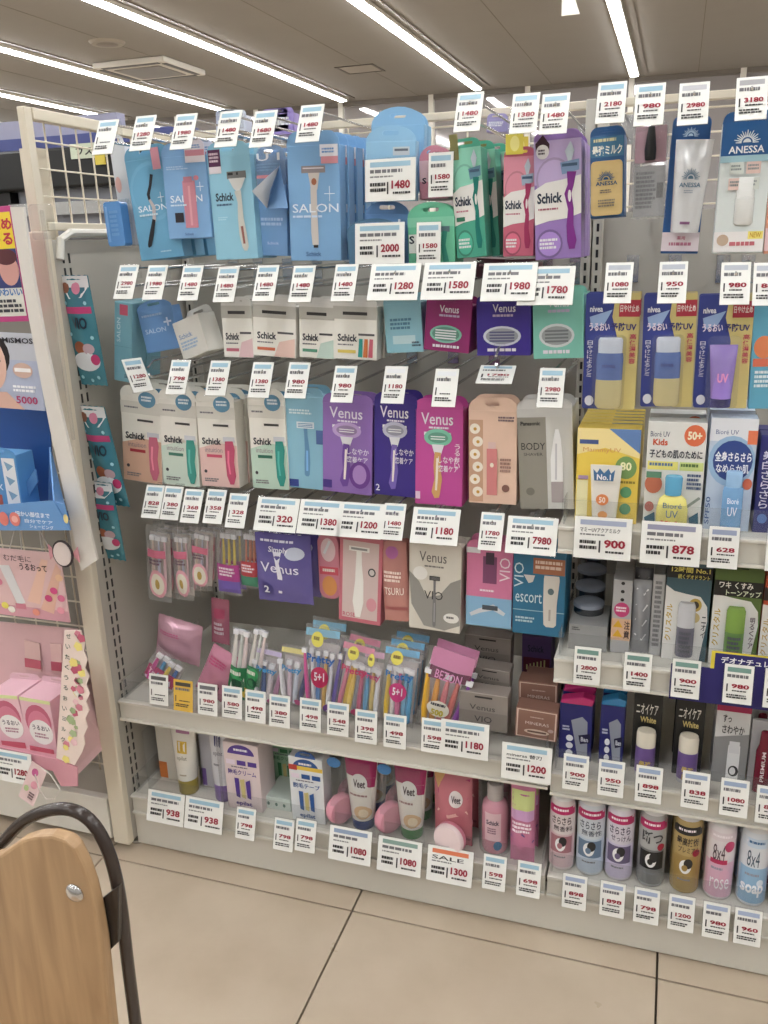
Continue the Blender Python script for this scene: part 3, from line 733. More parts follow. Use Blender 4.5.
# packs on the far side of the top mesh
for i, (q, c_, l_) in enumerate((('F 455 60 560 52 560 120 455 125', (206, 212, 226), 'white and blue'), ('F 640 55 722 52 725 120 650 125', (118, 104, 190), 'violet'), ('B 62 100 160 98 160 160 70 165', (150, 130, 200), 'lilac'), ('C 335 150 412 150 412 200 330 200', (150, 140, 190), 'grey violet'), ('A 636 340 700 340 700 420 640 420', (170, 178, 205), 'pale grey blue'))):
    it = It('small_carton', '%s carton hung on the far side of the mesh above the top row' % l_, 'box', q, Y=1.80, d=.03, group=None); it.carton(c_).tab(c_, .01); it.micro(.1, .2, .9, .6, 3, (235, 235, 235)); it.finish()

# cards of the upper row
TG = 'in front of the '
tag('A 300 455', '', 's', 'at the far left end of the top row'); tag('F 150 193', '1280', 's', 'on the peg of the black wavy face razor'); tag('F 307 188', '1980', 's', 'on the peg of the pink facial trimmer')
tag('F 479 179', '1480', 's', 'on the peg of the pale sky blue carton'); tag('F 614 180', '1680', 's', 'on the peg of the leaflet carton'); tag('B 197 182', '1480', 's', 'on the peg of the champagne razor carton')
tag('C 254 197', '1480', 's', 'above the green razor carton'); tag('C 470 203', '1380', 's', 'above the rose pink razor carton'); tag('C 585 206', '1480', 's', 'above the lilac razor carton'); tag('D 182 232', '2180', 's', 'above the flat gold sunscreen bottle')
tag('D 325 240', '980', 's', 'above the clear pouch with black clip'); tag('D 488 238', '2980', 's', 'above the slanting silvery sunscreen tube', bar=(190, 190, 196)); tag('D 703 220', '3180', 's', 'above the white sunscreen card with blue top', bar=(170, 168, 172))
tag('B 443 357', '1480', 'w', 'on the arched pale blue refill card', Y=1.44, lean=6, peg=False); tag('B 592 345', '1580', 's', 'on the small pink refill box', Y=1.44, lean=6, peg=False); tag('B 412 543', '2000', 'w', 'on the steel blue arched refill box', Y=1.43, lean=6, peg=False); tag('B 556 547', '1580', 's', 'on the green arched refill box', Y=1.43, lean=6, peg=False)

# ------------------------------------------------------------------ second row
it = It('razor_box', 'tall pale teal carton with a small pink square, first of the second row', 'razor box', 'G 50 168 100 166 104 422 42 420', Y=1.46, d=.05)
it.carton((124, 180, 198)); it.rect(.3, .03, .75, .16, (214, 92, 118)); it.rtext('SALON', .15, .2, .35, .5, (200, 222, 228)); it.rect(0, .55, 1, .555, (100, 150, 170)); it.micro(.6, .9, .9, .95, 3, (60, 90, 110)); it.finish(1)
it = arch('G 118 195 228 178 262 316 150 328', 'tilted cornflower blue arched refill box behind the 1980 card of the second row', (98, 146, 206), .016, 1.47, .03); it.text('SALON', .1, .45, .7, .56, (180, 205, 235)); it.text('+', .68, .25, .9, .45, (200, 215, 240)); it.micro(.1, .12, .7, .2, 1, (160, 190, 225)); it.finish()
it = It('refill_box', 'small white refill box turned to the side, with a pale blue flank and arched tab', 'razor refill', 'G 218 225 312 215 365 342 252 335', Y=1.45, d=.045, yaw=-14)
it.carton((216, 214, 206)).tab((216, 214, 206), .018, y=.04); it.text('Schick', .1, .35, .6, .48, (120, 150, 190), .02); it.micro(.1, .55, .8, .8, 3, (150, 180, 210)); it.finish()


def refill(q, lab, c1, c2, multi=False, **k):
    it = It('refill_box', lab, 'razor refill', q, Y=1.455, d=.032, **k); it.carton((233, 230, 222)).tab((212, 210, 204), .014, y=.0)
    it.rect(0, 0, 1, .24, (186, 183, 175)); it.rect(.22, .10, .78, .16, (60, 58, 60)); it.text('Schick', .1, .52, .55, .66, (40, 45, 60), .03); it.micro(.1, .71, .5, .75, 1, (110, 110, 120)); it.rect(.1, .82, .52, .88, c1); it.rect(.58, .5, .95, .54, (90, 88, 92))  # grey strip across the top is shade painted onto the white face
    if multi:
        for i, cc in enumerate(((40, 160, 150), (220, 120, 60), (200, 90, 110))): it.line([(.64 + .12 * i, .6), (.62 + .12 * i, .95)], [.08, .1], cc)
    else: it.poly([(.62, .7), (.98, .62), (.98, .99), (.5, .99)], c2)
    it.finish(2, step=.036, dx=.003)


refill('G 382 178 488 178 490 345 402 343', 'white refill box with a pink bar, leftmost of the four white ones in a row', (206, 110, 130), (226, 192, 196)); refill('G 490 178 625 178 628 343 490 340', 'white refill box with an orange bar, second of the four white ones in a row', (214, 104, 70), (232, 196, 184))
refill('G 635 183 752 183 748 348 640 345', 'white refill box with a green bar, third of the four white ones in a row', (90, 160, 130), (190, 214, 202)); refill('H 40 168 168 166 168 325 40 322', 'cream refill box picturing several coloured razors, rightmost of the four in a row', (225, 200, 90), (200, 200, 180), True)
it = It('refill_box', 'pale blue refill box between the white ones and the magenta one', 'razor refill', 'H 192 160 292 155 312 300 192 306', Y=1.46, d=.03); it.carton((140, 196, 214)).tab((140, 196, 214), .014); it.micro(.15, .3, .8, .55, 3, (80, 130, 160)); it.rect(.2, .65, .8, .82, (190, 220, 228)); it.micro(.7, .78, .95, .9, 2, (60, 80, 100)); it.finish(2)


def venusref(q, lab, col, cap, blades, big=False, **k):
    it = It('refill_box', lab, 'razor refill', q, Y=1.45, d=.05, **k); it.carton(col).tab(col, .012); it.text('Venus', .3, .03, .72, .18, (226, 222, 232), .01); it.micro(.3, .22, .75, .29, 1, (190, 170, 205))
    it.ell(.12, .44, .82, .82, cap, 'printed_razor'); it.ell(.17, .48, .77, .78, tuple(int(c * .75) for c in cap), 'printed_razor'); [it.rect(.24, .54 + .055 * i, .7, .57 + .055 * i, blades, 'printed_razor') for i in range(4)]
    it.micro(.2, .86, .85, .95, 1, (225, 220, 230)); it.finish(1)


venusref('H 315 160 450 160 440 302 305 298', 'magenta refill box with a mint green blade oval', (150, 36, 108), (120, 190, 170), (220, 225, 228)); venusref('H 464 158 622 152 625 308 462 316', 'deep violet refill box with a white blade oval', (58, 38, 148), (205, 208, 222), (90, 90, 130))
venusref('W 10 330 312 300 300 660 25 690', 'mint green refill box with a silver blade oval, last before the upright', (120, 196, 178), (205, 212, 214), (110, 116, 120))
for q, l_ in (('C 292 690 405 680 395 760 292 760', 'left'), ('C 410 684 520 690 520 770 410 760', 'right')):
    it = It('small_carton', 'dark maroon carton at the back above the violet refill box, the %s one of two' % l_, 'box', q, Y=1.68, d=.1); it.carton((74, 22, 34)); it.micro(.1, .3, .6, .5, 1, (150, 90, 100)); it.finish()
for q, p_, s_, o_ in (('G 72 156', '2980', 's', 'above the tall pale teal carton'), ('G 165 158', '1980', 's', 'above the tilted cornflower blue box'), ('G 278 161', '1480', 's', 'above the turned white refill box'), ('G 393 166', '1480', 's', 'above the white refill box with pink bar'),
                      ('G 520 163', '1480', 's', 'above the white refill box with orange bar'), ('G 637 166', '1480', 's', 'above the white refill box with green bar'), ('H 64 151', '1480', 's', 'above the cream refill box'), ('H 211 148', '1280', 'w', 'above the pale blue refill box'),
                      ('H 372 146', '1580', 'w', 'above the magenta refill box'), ('H 552 150', '1980', 'w', 'above the violet refill box'), ('H 662 162', '1780', 'w', 'above the mint green refill box')): tag(q, p_, s_, o_)
for q, p_, o_ in (('M 240 220', '1080', 'above the first blue and gold sunscreen blister'), ('M 430 220', '950', 'above the second blue and gold sunscreen blister'), ('M 650 225', '980', 'above the violet sunscreen tube blister'), ('M 765 228', '880', 'above the turquoise blister at the right edge')): tag(q, p_, 's', o_, bar=(180, 186, 196))


def uvpack(q, lab, tube=False):
    it = It('sunscreen_pack', lab, 'sunscreen', q, Y=1.455, d=.006); b = MB(); b.plate(rrect(-it.w / 2, it.w / 2, 0, it.h, .004), 0, .004, mat((52, 66, 150), 'card')); b.build('backing_card', it.root)
    it.poly([(.55, .0), (.5, .2), (.62, .4), (.62, 1), (1, 1), (1, 0)], (214, 196, 120)); it.rect(.62, .06, 1, .2, (196, 50, 70)); it.text('日やけ止め', .64, .10, .98, .16, (240, 235, 230), .02)
    it.text('nivea', .08, .11, .32, .16, (230, 232, 240), .03); it.poly([(.08, .2), (.5, .14), (.36, .26), (.12, .3)], (150, 180, 225)); it.text('うるおい', .08, .25, .46, .32, (240, 226, 240), .03); it.text('予防UV', .48, .25, .95, .32, (52, 50, 120), .03)
    it.vtext('日やけによるシミ', .06, .4, .16, .72, (225, 225, 240)); it.vtext('高保湿美容', .84, .34, .96, .6, (200, 60, 90), .02); it.ell(.05, .88, .22, .97, (215, 218, 232))
    if tube:
        b = MB(); vs = []; fs = []; n = 18
        for j in range(8):
            v = j / 7; a = it.w * (.19 + .07 * v); c = .014 * (1 - v) ** .6 + .002
            for k in range(n): an = 2 * PI * k / n; vs.append((a * math.cos(an), -.004 - c + c * math.sin(an) * .9, it.h * (.11 + .46 * v)))
        for j in range(7):
            for k in range(n): p = j * n + k; q_ = j * n + (k + 1) % n; fs.append((p, q_, q_ + n, p + n))
        b.add(vs, fs + [tuple(range(n))[::-1], tuple(range(7 * n, 8 * n))], mat((150, 120, 205), 'gloss')); b.build('violet_tube', it.root, smooth=True)
        b = MB(); b.lathe([(it.w * .19, it.h * .02), (it.w * .2, it.h * .1), (it.w * .19, it.h * .11)], mat((60, 56, 130), 'gloss'), 18, 0, -.012, 1, .6); b.build('tube_cap', it.root, smooth=True)
        it.surf = lambda x, z: -.0345; it.text('UV', .4, .66, .6, .74, (225, 140, 190), .04)
    else:
        b = MB(); r = it.w * .25; b.lathe([(r * .8, it.h * .02), (r, it.h * .05), (r, it.h * .2), (r * .98, it.h * .27)], mat((214, 200, 140), 'gloss'), 20, .0, -.010, 1, .5); b.lathe([(r * .98, it.h * .27), (r, it.h * .45), (r * .95, it.h * .5)], mat((90, 120, 190), 'gloss'), 20, .0, -.010, 1, .5); b.lathe([(r * .9, it.h * .5), (r * .92, it.h * .61), (r * .8, it.h * .63)], mat((205, 215, 230), 'gloss'), 20, .0, -.010, 1, .5)
        b.build('bottle', it.root, smooth=True); it.surf = lambda x, z: -.0235; it.text('nivea', .38, .58, .62, .62, (70, 80, 140), .03)
    b = MB(); b.plate(rrect(-it.w * .3, it.w * .3, .003, it.h * .66, .008), -.026, -.0255, ACR); b.build('clear_blister', it.root); it.finish(1, step=.034)


uvpack('M 135 190 325 178 302 590 117 590', 'blue and gold sunscreen blister with a bottle, beside the upright'); uvpack('M 337 187 522 185 502 582 320 582', 'blue and gold sunscreen blister with a bottle, second from the upright'); uvpack('M 535 190 720 190 695 590 502 582', 'blue and gold sunscreen blister holding a violet tube', True)
it = It('sunscreen_pack', 'turquoise blister pack with an orange sun cut off by the right edge', 'sunscreen', 'M 722 230 880 230 860 590 695 588', Y=1.455, d=.02); it.carton((92, 170, 200)).tab((92, 170, 200), .01); it.ell(.05, .28, .5, .5, (230, 130, 80)); it.rect(.05, .5, .5, .58, (225, 110, 80)); it.micro(.1, .62, .5, .8, 4, (225, 240, 245)); it.finish()

# ------------------------------------------------------------------ third row
def intui(q, lab, base, handle, bar, **k):
    it = It('razor_box', lab, 'razor box', q, Y=1.455, d=.038, **k); it.carton((234, 230, 220)); it.tab((230, 227, 219), .02)
    it.poly([(0, .55), (.5, .48), (1, .5), (1, 1), (0, 1)], base); it.rect(0, .06, 1, .2, (216, 212, 202)); it.ell(.46, -.06, .9, .12, (96, 150, 184), 'sticker'); it.micro(.54, -.01, .82, .06, 2, (225, 235, 240))
    it.micro(.1, .12, .5, .15, 1, (120, 118, 125)); it.rect(.42, .26, .82, .285, (70, 66, 66)); it.text('Schick', .1, .42, .6, .5, (34, 38, 52), .03); it.text('intuition', .16, .535, .62, .59, (150, 130, 140), .0); it.rect(.2, .615, .6, .65, bar); it.ell(.1, .8, .18, .84, (60, 60, 66)); it.micro(.1, .9, .5, .95, 2, (130, 126, 130))
    it.rect(.66, .4, .96, .46, (205, 208, 214), 'printed_razor'); it.line([(.81, .45), (.82, .55), (.8, .7), (.82, .86), (.82, .96)], [.2, .26, .22, .24, .1], handle); it.line([(.78, .56), (.76, .7), (.79, .84)], [.05, .05, .04], tuple(min(255, c + 40) for c in handle)); it.finish(2, step=.042, dx=.002)


intui('G 65 468 190 470 200 745 78 738', 'white razor carton with an orange lower half and pink handle, first of the third row', (216, 172, 146), (206, 104, 130), (190, 60, 70)); intui('G 190 478 302 478 322 758 202 750', 'white razor carton picturing a teal handle, second of the third row', (206, 222, 208), (60, 156, 142), (70, 130, 110))
intui('G 303 485 430 485 445 760 330 755', 'white razor carton with a rosy lower half, third of the third row', (228, 190, 182), (206, 80, 116), (210, 80, 110)); intui('G 470 480 590 480 604 766 492 762', 'pale green razor carton with a teal handle, fourth of the third row', (186, 214, 196), (40, 150, 138), (40, 110, 90))
it = It('razor_box', 'pale aqua razor carton with a blue handled razor, fifth of the third row', 'razor box', 'G 592 470 712 466 722 764 602 764', Y=1.46, d=.035); it.carton((136, 192, 216)).tab((130, 184, 210), .016); it.micro(.1, .14, .7, .2, 2, (220, 235, 240))
it.razor(.52, .27, .86, .46, .07, (225, 232, 236), (80, 140, 190), (96, 150, 196), .15, .03); it.rect(0, .9, .3, .98, (50, 70, 150)); it.rect(.8, .35, 1, .5, (80, 110, 170)); it.finish(1)


def venusbox(q, lab, col, cap, handle, tc=(230, 226, 236), hand2=None, d=.035, **k):
    it = It('razor_box', lab, 'razor box', q, Y=1.455, d=d); it.carton(col).tab(col, .018); it.text('Venus', .14, .04, .8, .16, tc, .008); it.micro(.3, .18, .75, .21, 1, tc)
    it.rect(.2, .235, .76, .27, (230, 230, 235), 'printed_razor'); it.ell(.2, .2, .78, .38, cap, 'printed_razor'); it.ell(.28, .235, .7, .345, tuple(int(c * .8) for c in cap), 'printed_razor'); it.rect(.34, .275, .64, .285, (230, 235, 235), 'printed_razor'); it.rect(.34, .3, .64, .31, (230, 235, 235), 'printed_razor')
    it.poly([(.36, .36), (.62, .36), (.56, .46), (.42, .46)], (222, 222, 228), 'printed_razor'); it.line([(.49, .44), (.47, .58), (.5, .72), (.45, .86), (.47, .92)], [.13, .14, .16, .18, .1], handle); it.line([(.48, .5), (.47, .7), (.455, .84)], [.04, .05, .04], hand2 or (235, 225, 215))
    it.text('しなやか', .5, .48, .94, .55, tc, .01); it.text('密着ケア', .5, .57, .92, .64, tc, .01); return it


it = venusbox('H 8 455 156 455 152 722 8 715', 'lavender razor carton with a ringed razor head and violet circle', (146, 108, 186), (190, 160, 214), (110, 70, 160)); it.ell(.55, .62, .98, .93, (110, 60, 150)); it.ell(.62, .66, .9, .88, (170, 130, 200)); it.rect(.02, .86, .2, .95, (70, 50, 140)); it.finish(1)
it = venusbox('H 160 452 288 450 282 732 160 722', 'dark violet razor carton with a white razor, between the lavender and the pink one', (62, 46, 142), (190, 190, 212), (120, 100, 190)); it.text('2', .05, .88, .15, .95, (225, 225, 235)); it.finish(1)
it = venusbox('H 280 470 422 470 420 758 280 750', 'bright pink razor carton with a mint head and golden handle', (204, 76, 160), (120, 200, 170), (214, 160, 96)); it.vtext('うるおい', .84, .34, .95, .6, (240, 225, 235)); it.rect(.02, .86, .12, .94, (230, 200, 225)); it.finish(1)
it = It('trimmer_box', 'peach carton with daisies along its left side and a pink stick trimmer', 'box', 'H 440 478 582 470 580 755 440 745', Y=1.455, d=.035); it.carton((232, 196, 172)).tab((232, 196, 172), .022)
it.rect(0, .1, .3, .98, (206, 160, 130)); [(it.ell(.02 + (i % 2) * .06, .14 + .135 * i, .24 + (i % 2) * .06, .25 + .135 * i, (238, 228, 214), 'printed_daisy'), it.ell(.1 + (i % 2) * .06, .18 + .135 * i, .17 + (i % 2) * .06, .215 + .135 * i, (205, 150, 50), 'printed_daisy')) for i in range(6)]
it.rect(.38, .4, .6, .9, (218, 130, 130), 'printed_trimmer'); it.rect(.41, .33, .57, .4, (225, 190, 185), 'printed_trimmer'); it.ell(.45, .55, .53, .6, (235, 220, 200), 'printed_trimmer'); it.micro(.62, .06, .95, .12, 2, (130, 110, 120)); it.ell(.7, .78, .86, .86, (130, 90, 80)); it.micro(.66, .5, .92, .66, 4, (170, 130, 120)); it.finish(1)
it = It('trimmer_box', 'white and grey carton lettered BODY picturing a slim white trimmer', 'box', 'H 588 474 738 464 758 768 586 762', Y=1.455, d=.05); it.carton((206, 206, 200)); it.tab((214, 214, 210), .016)
it.rect(0, 0, .52, 1, (148, 144, 132)); it.rect(0, 0, 1, .08, (206, 206, 202)); it.text('Panasonic', .06, .12, .42, .16, (30, 32, 34), .03); it.text('BODY', .06, .33, .5, .4, (50, 50, 50), .0); it.text('SHAVER', .1, .43, .45, .46, (70, 70, 70), .0); it.ell(.12, .78, .28, .86, (120, 116, 106))
it.line([(.72, .2), (.72, .3), (.7, .5), (.7, .72)], [.06, .14, .22, .22], (236, 236, 236), 'printed_trimmer'); it.rect(.59, .72, .81, .93, (170, 160, 160), 'printed_trimmer'); it.line([(.7, .34), (.68, .7)], .03, (200, 200, 206), 'printed_trimmer'); it.finish(1)

for q, p_, s_, o_, b_ in (('G 240 461', '798', 's', 'above the second carton of the third row', BLUE), ('G 367 465', '1380', 's', 'above the third carton of the third row', BLUE), ('G 505 472', '1380', 's', 'above the fourth carton of the third row', BLUE),
                      ('G 622 474', '980', 's', 'above the pale aqua razor carton', BLUE), ('H 62 450', '980', 's', 'above the lavender razor carton', BLUE), ('H 212 453', '1180', 's', 'above the dark violet razor carton', (225, 228, 230)), ('H 363 463', '', 's', 'above the bright pink razor carton', (225, 228, 230)),
                      ('H 677 465', '2980', 's', 'above the carton lettered BODY', BLUE)): tag(q, p_, s_, o_, bar=b_)
tag('G 140 452', '1280', 's', 'turned edge on above the first third row carton', yaw=62)
tag('H 512 394', '1780', 'm', 'lying back almost flat above the peach carton with daisies', lean=62)

# right bay: boxes standing on the upper shelf
it = It('sunscreen_box', 'yellow sunscreen box with a white crowned tube, standing next to the upright', 'sunscreen', 'N 100 100 322 100 312 428 96 420', Y=1.44, d=.045, stand=ZR3)
it.carton((240, 206, 74)); it.poly([(0, 0), (.55, 0), (1, .2), (1, .3), (.45, .2), (0, .28)], (246, 224, 150)); it.poly([(.5, 0), (1, 0), (1, .25)], (96, 132, 190)); it.rect(.04, .12, .34, .165, (70, 90, 150)); it.text('MammyUV', .1, .2, .7, .26, (226, 160, 90), .0)
it.ell(.62, .28, .96, .52, (120, 160, 90)); it.text('80', .7, .34, .88, .43, (245, 240, 190), .03); it.rect(.02, .55, .2, .95, (244, 236, 180)); it.ell(.72, .6, .9, .72, (90, 160, 110)); it.ell(.72, .78, .9, .9, (90, 160, 110)); it.micro(.66, .54, .95, .58, 1, (150, 130, 40)); it.rect(.04, .5, .2, .54, (180, 150, 190))
b = MB(); vs = []; fs = []; n = 18
for j in range(7):
    v = j / 6; a = it.w * (.19 + .06 * v); c = .012 * (1 - v) + .002
    for k in range(n): an = 2 * PI * k / n; vs.append((-.001 + a * math.cos(an), -.0145 + c * math.sin(an), it.h * (.04 + .6 * v)))
for j in range(6):
    for k in range(n): p = j * n + k; q_ = j * n + (k + 1) % n; fs.append((p, q_, q_ + n, p + n))
b.add(vs, fs + [tuple(range(n))[::-1], tuple(range(6 * n, 7 * n))], mat((232, 228, 216), 'gloss')); b.build('tube', it.root, smooth=True)
it.surf = lambda x, z: -.0295; it.poly([(.3, .38), (.36, .42), (.4, .37), (.47, .42), (.54, .37), (.58, .42), (.64, .38), (.62, .5), (.32, .5)], (60, 110, 160), 'printed_crown'); it.text('No.1', .36, .43, .58, .49, (235, 235, 240), .03); it.ell(.36, .64, .56, .76, (226, 130, 70)); it.text('50', .41, .67, .51, .73, (245, 240, 230)); it.ell(.4, .82, .55, .9, (220, 150, 90)); it.finish()
for i in range(5):
    c = It('sunscreen_box', 'yellow sunscreen box, %s behind the front one by the upright' % ['next', 'second', 'third', 'fourth', 'fifth'][i], 'sunscreen', 'N 100 100 322 100 312 428 96 420', Y=1.49 + .028 * i, d=.024, stand=ZR3, w=it.w, h=it.h, group='yellow sunscreen boxes'); c.o = c.root.location = Vector((it.root.location.x, 1.49 + .028 * i, ZR3)); c.h = it.h
    c.carton((236, 204, 84)); c.poly([(.5, 0), (1, 0), (1, .25)], (96, 132, 190)); c.rect(.04, .03, .34, .08, (70, 90, 150)); c.finish()
it = It('sunscreen_box', 'white children sunscreen box with an orange sun and a yellow bottle with blue cap', 'sunscreen', 'N 350 75 558 80 530 446 330 436', Y=1.44, d=.04, stand=ZR3)
it.carton((226, 226, 220)); it.text('Bioré UV', .05, .09, .38, .14, (70, 80, 110), .0); it.text('Kids', .1, .16, .35, .22, (220, 90, 60), .03); it.ell(.62, .02, .98, .22, (232, 110, 66)); it.text('50+', .68, .08, .92, .16, (245, 235, 200), .04); it.text('子どもの肌のために', .05, .26, .95, .34, (40, 44, 60), .025); it.rect(.03, .37, .55, .45, (236, 226, 110)); it.rect(.58, .37, .98, .45, (206, 222, 130)); it.micro(.06, .385, .52, .43, 1, (90, 120, 160)); it.micro(.6, .385, .95, .43, 1, (90, 120, 60))
it.ell(.0, .5, .3, .68, (200, 110, 80)); it.rect(.02, .47, .28, .53, (90, 140, 110)); it.micro(.72, .48, .97, .64, 4, (70, 90, 130)); it.ell(.02, .76, .18, .86, (190, 110, 100)); it.poly([(.02, .92), (.2, .86), (.22, .97), (.05, .98)], (40, 100, 130)); it.poly([(.8, .9), (.95, .84), (.97, .96), (.82, .98)], (40, 100, 130)); it.line([(.74, .8), (.96, .7)], .05, (150, 160, 150), 'printed_panel')
b = MB(); r = it.w * .27; b.lathe([(r * .96, it.h * .005), (r, it.h * .02), (r, it.h * .2), (r * .85, it.h * .3), (r * .5, it.h * .345)], mat((238, 226, 120), 'gloss'), 24, 0, -.016, 1, .5); b.build('yellow_bottle', it.root, smooth=True)
b = MB(); b.lathe([(r * .52, it.h * .34), (r * .56, it.h * .5), (r * .5, it.h * .52)], mat((90, 170, 210), 'gloss'), 20, 0, -.016, 1, .8); b.build('blue_cap', it.root, smooth=True)
it.surf = lambda x, z: -.016 - r * .5 * math.sqrt(max(.1, 1 - (x / r) ** 2)) - .0006; it.text('Bioré', .34, .72, .66, .77, (60, 110, 160), .0); it.text('UV', .4, .79, .6, .86, (60, 110, 160), .0); it.text('Kids', .32, .89, .68, .965, (225, 80, 50), .04); it.finish(1, step=.075)
it = It('sunscreen_box', 'white and blue sunscreen box with a large navy disc and pale blue spray bottle', 'sunscreen', 'N 565 62 735 66 702 455 545 450', Y=1.44, d=.04, stand=ZR3)
it.carton((190, 206, 226)); it.rect(0, 0, 1, .2, (222, 226, 232)); it.text('Bioré UV', .12, .1, .6, .14, (60, 90, 150), .0); it.ell(.0, .15, 1.0, .6, (150, 186, 220)); it.ell(.1, .19, .95, .55, (46, 72, 146)); it.text('全身さらさら', .14, .29, .92, .38, (236, 240, 246), .03); it.text('なめらか肌', .18, .4, .88, .48, (236, 240, 246), .02)
it.rect(.8, .1, 1, .22, (232, 120, 80)); it.ell(.78, .52, .98, .62, (226, 110, 80)); it.rtext('SPF50', .02, .7, .12, .95, (70, 100, 160))
b = MB(); r = it.w * .22; b.lathe([(r, it.h * .01), (r, it.h * .38), (r * .9, it.h * .42)], mat((120, 172, 222), 'gloss'), 22, it.w * .08, -.014, 1, .6); b.lathe([(r * .8, it.h * .42), (r * .8, it.h * .55), (r * .7, it.h * .56)], mat((150, 190, 230), 'gloss'), 22, it.w * .08, -.014, 1, .6); b.build('spray_bottle', it.root, smooth=True)
it.surf = lambda x, z: -.0272; it.text('Bioré', .46, .66, .7, .71, (236, 240, 248), .0); it.text('UV', .48, .74, .68, .82, (236, 240, 248), .0); it.finish(2, step=.07)
it = It('sunscreen_box', 'navy blue carton with white upright lettering at the right end of the upper shelf', 'sunscreen', 'N 742 120 900 130 880 458 716 455', Y=1.44, d=.04, stand=ZR3); it.carton((40, 44, 116)); it.vtext('美白さらさら', .08, .15, .28, .75, (214, 214, 232)); it.ell(.08, .8, .3, .9, (80, 120, 190)); it.finish(1)

# ------------------------------------------------------------------ fourth row
def clearrazor(q, lab):
    it = It('razor_pack', lab, 'razor pack', q, Y=1.46, d=.014); rr = it.w * .05
    for i in range(3): rod_razor(it.root, it.w * (-.24 + .24 * i), .002, it.h * .12, it.h * .7, rr, ((225, 205, 190), (200, 205, 225), (230, 190, 200))[i], it.w * .2)
    b = MB(); b.box(-it.w * .42, it.w * .42, .008, .009, it.h * .06, it.h * .9, mat((206, 196, 188), 'card')); b.build('card_back', it.root)
    pouch(it, FILM, .01); it.rect(.1, .3, .85, .4, (214, 110, 140)); it.ell(.14, .55, .86, .95, (226, 160, 176), 'sticker'); it.ell(.22, .6, .78, .9, (226, 222, 206), 'sticker'); it.ell(.4, .68, .6, .82, (180, 150, 70), 'sticker'); it.micro(.2, .42, .8, .5, 2, (120, 90, 110)); it.finish(2, step=.024, dx=.002)


clearrazor('I 82 210 158 212 166 455 92 450', 'clear pouch of razors with a round pink rimmed sticker, first of the fourth row'); clearrazor('I 166 218 218 218 240 450 178 448', 'narrow clear pouch of razors with a round sticker, second of the fourth row'); clearrazor('I 226 212 300 215 292 420 228 410', 'clear pouch of razors with a round sticker hanging higher, third of the fourth row')
for q, lab, c1, c2, rc in (('I 305 222 382 225 392 436 316 430', 'violet and pink pouch showing yellow razors, fourth of the fourth row', (176, 60, 140), (110, 90, 180), (226, 196, 70)), ('I 384 230 442 230 444 415 390 408', 'slim pouch with red and green bands showing orange razors, fifth of the fourth row', (190, 60, 70), (60, 140, 110), (224, 130, 90))):
    it = It('razor_pack', lab, 'razor pack', q, Y=1.455, d=.014)
    for i in range(3): rod_razor(it.root, it.w * (-.22 + .22 * i), .003, it.h * .3, it.h * .58, it.w * .045, rc, it.w * .18)
    pouch(it, FILM, .01); it.rect(.04, .5, .96, .76, c1); it.rect(.04, .76, .96, .95, c2); it.micro(.15, .55, .85, .7, 3, (235, 220, 230)); it.finish(1, step=.024)
it = It('razor_pack', 'large periwinkle blue foil pouch with a circled 2 and a white razor', 'razor pack', 'I 440 235 600 240 628 456 440 455', Y=1.45, d=.02); pouch(it, mat((104, 96, 172), 'foil'), .012)
it.micro(.1, .08, .8, .13, 1, (225, 225, 240)); it.text('Simply', .26, .17, .62, .27, (235, 235, 245), .01); it.ell(.56, .16, .9, .34, (200, 206, 226), 'printed_razor'); it.text('Venus', .1, .4, .8, .54, (226, 226, 244), .004); it.line([(.42, .24), (.42, .4), (.45, .6), (.43, .85)], [.16, .07, .09, .06], (222, 222, 236)); it.ell(.08, .7, .3, .9, (60, 52, 130)); it.text('2', .14, .745, .24, .855, (235, 235, 245), .03); it.finish(1, step=.04)
it = It('razor_pack', 'rounded pink and orange blister of razors beside the periwinkle pouch', 'razor pack', 'I 625 235 702 240 702 448 645 440', Y=1.47, d=.012); b = MB(); b.plate(rrect(-it.w / 2, it.w / 2, 0, it.h, it.w * .42, 8), 0, .01, mat((214, 130, 150), 'card')); b.build('blister_card', it.root, bevel=.001)
it.ell(.15, .06, .85, .42, (230, 200, 206)); it.line([(.3, .3), (.6, .1)], .12, (225, 225, 230)); it.rect(.06, .5, .94, .62, (220, 80, 100)); it.ell(.15, .64, .85, .95, (226, 150, 80)); it.micro(.2, .53, .8, .6, 1, (240, 230, 220)); it.finish(1)
it = It('razor_box', 'pink framed window box with a big white razor, fourth row', 'razor box', 'J 34 172 152 172 152 425 22 418', Y=1.455, d=.03); it.carton((206, 110, 126)).tab((206, 110, 126), .014); it.rect(.08, .04, .92, .95, (214, 190, 186)); it.text('ROSE', .1, .89, .4, .94, (200, 80, 110))
it.rect(.22, .10, .7, .155, (236, 234, 228), 'printed_razor'); it.rect(.27, .115, .65, .14, (150, 150, 150), 'printed_razor'); it.line([(.46, .15), (.46, .3), (.48, .5), (.46, .75), (.46, .93)], [.12, .14, .2, .26, .12], (238, 236, 230)); it.ell(.68, .33, .86, .43, (60, 60, 64)); it.ell(.71, .345, .83, .415, (206, 200, 196)); it.ell(.66, .68, .9, .84, (220, 150, 160)); it.finish(1)
it = It('razor_pack', 'rose brown wrapped razor pack beside the pink framed box', 'razor pack', 'J 152 182 222 182 240 432 162 402', Y=1.46, d=.016); pouch(it, mat((204, 140, 132), 'foil'), .01); it.ell(.2, .05, .7, .2, (170, 90, 150)); it.micro(.1, .35, .9, .5, 3, (235, 215, 205)); it.text('TSURU', .1, .55, .85, .64, (236, 220, 210)); it.rect(.05, .8, .95, .84, (170, 90, 90)); it.finish(1)
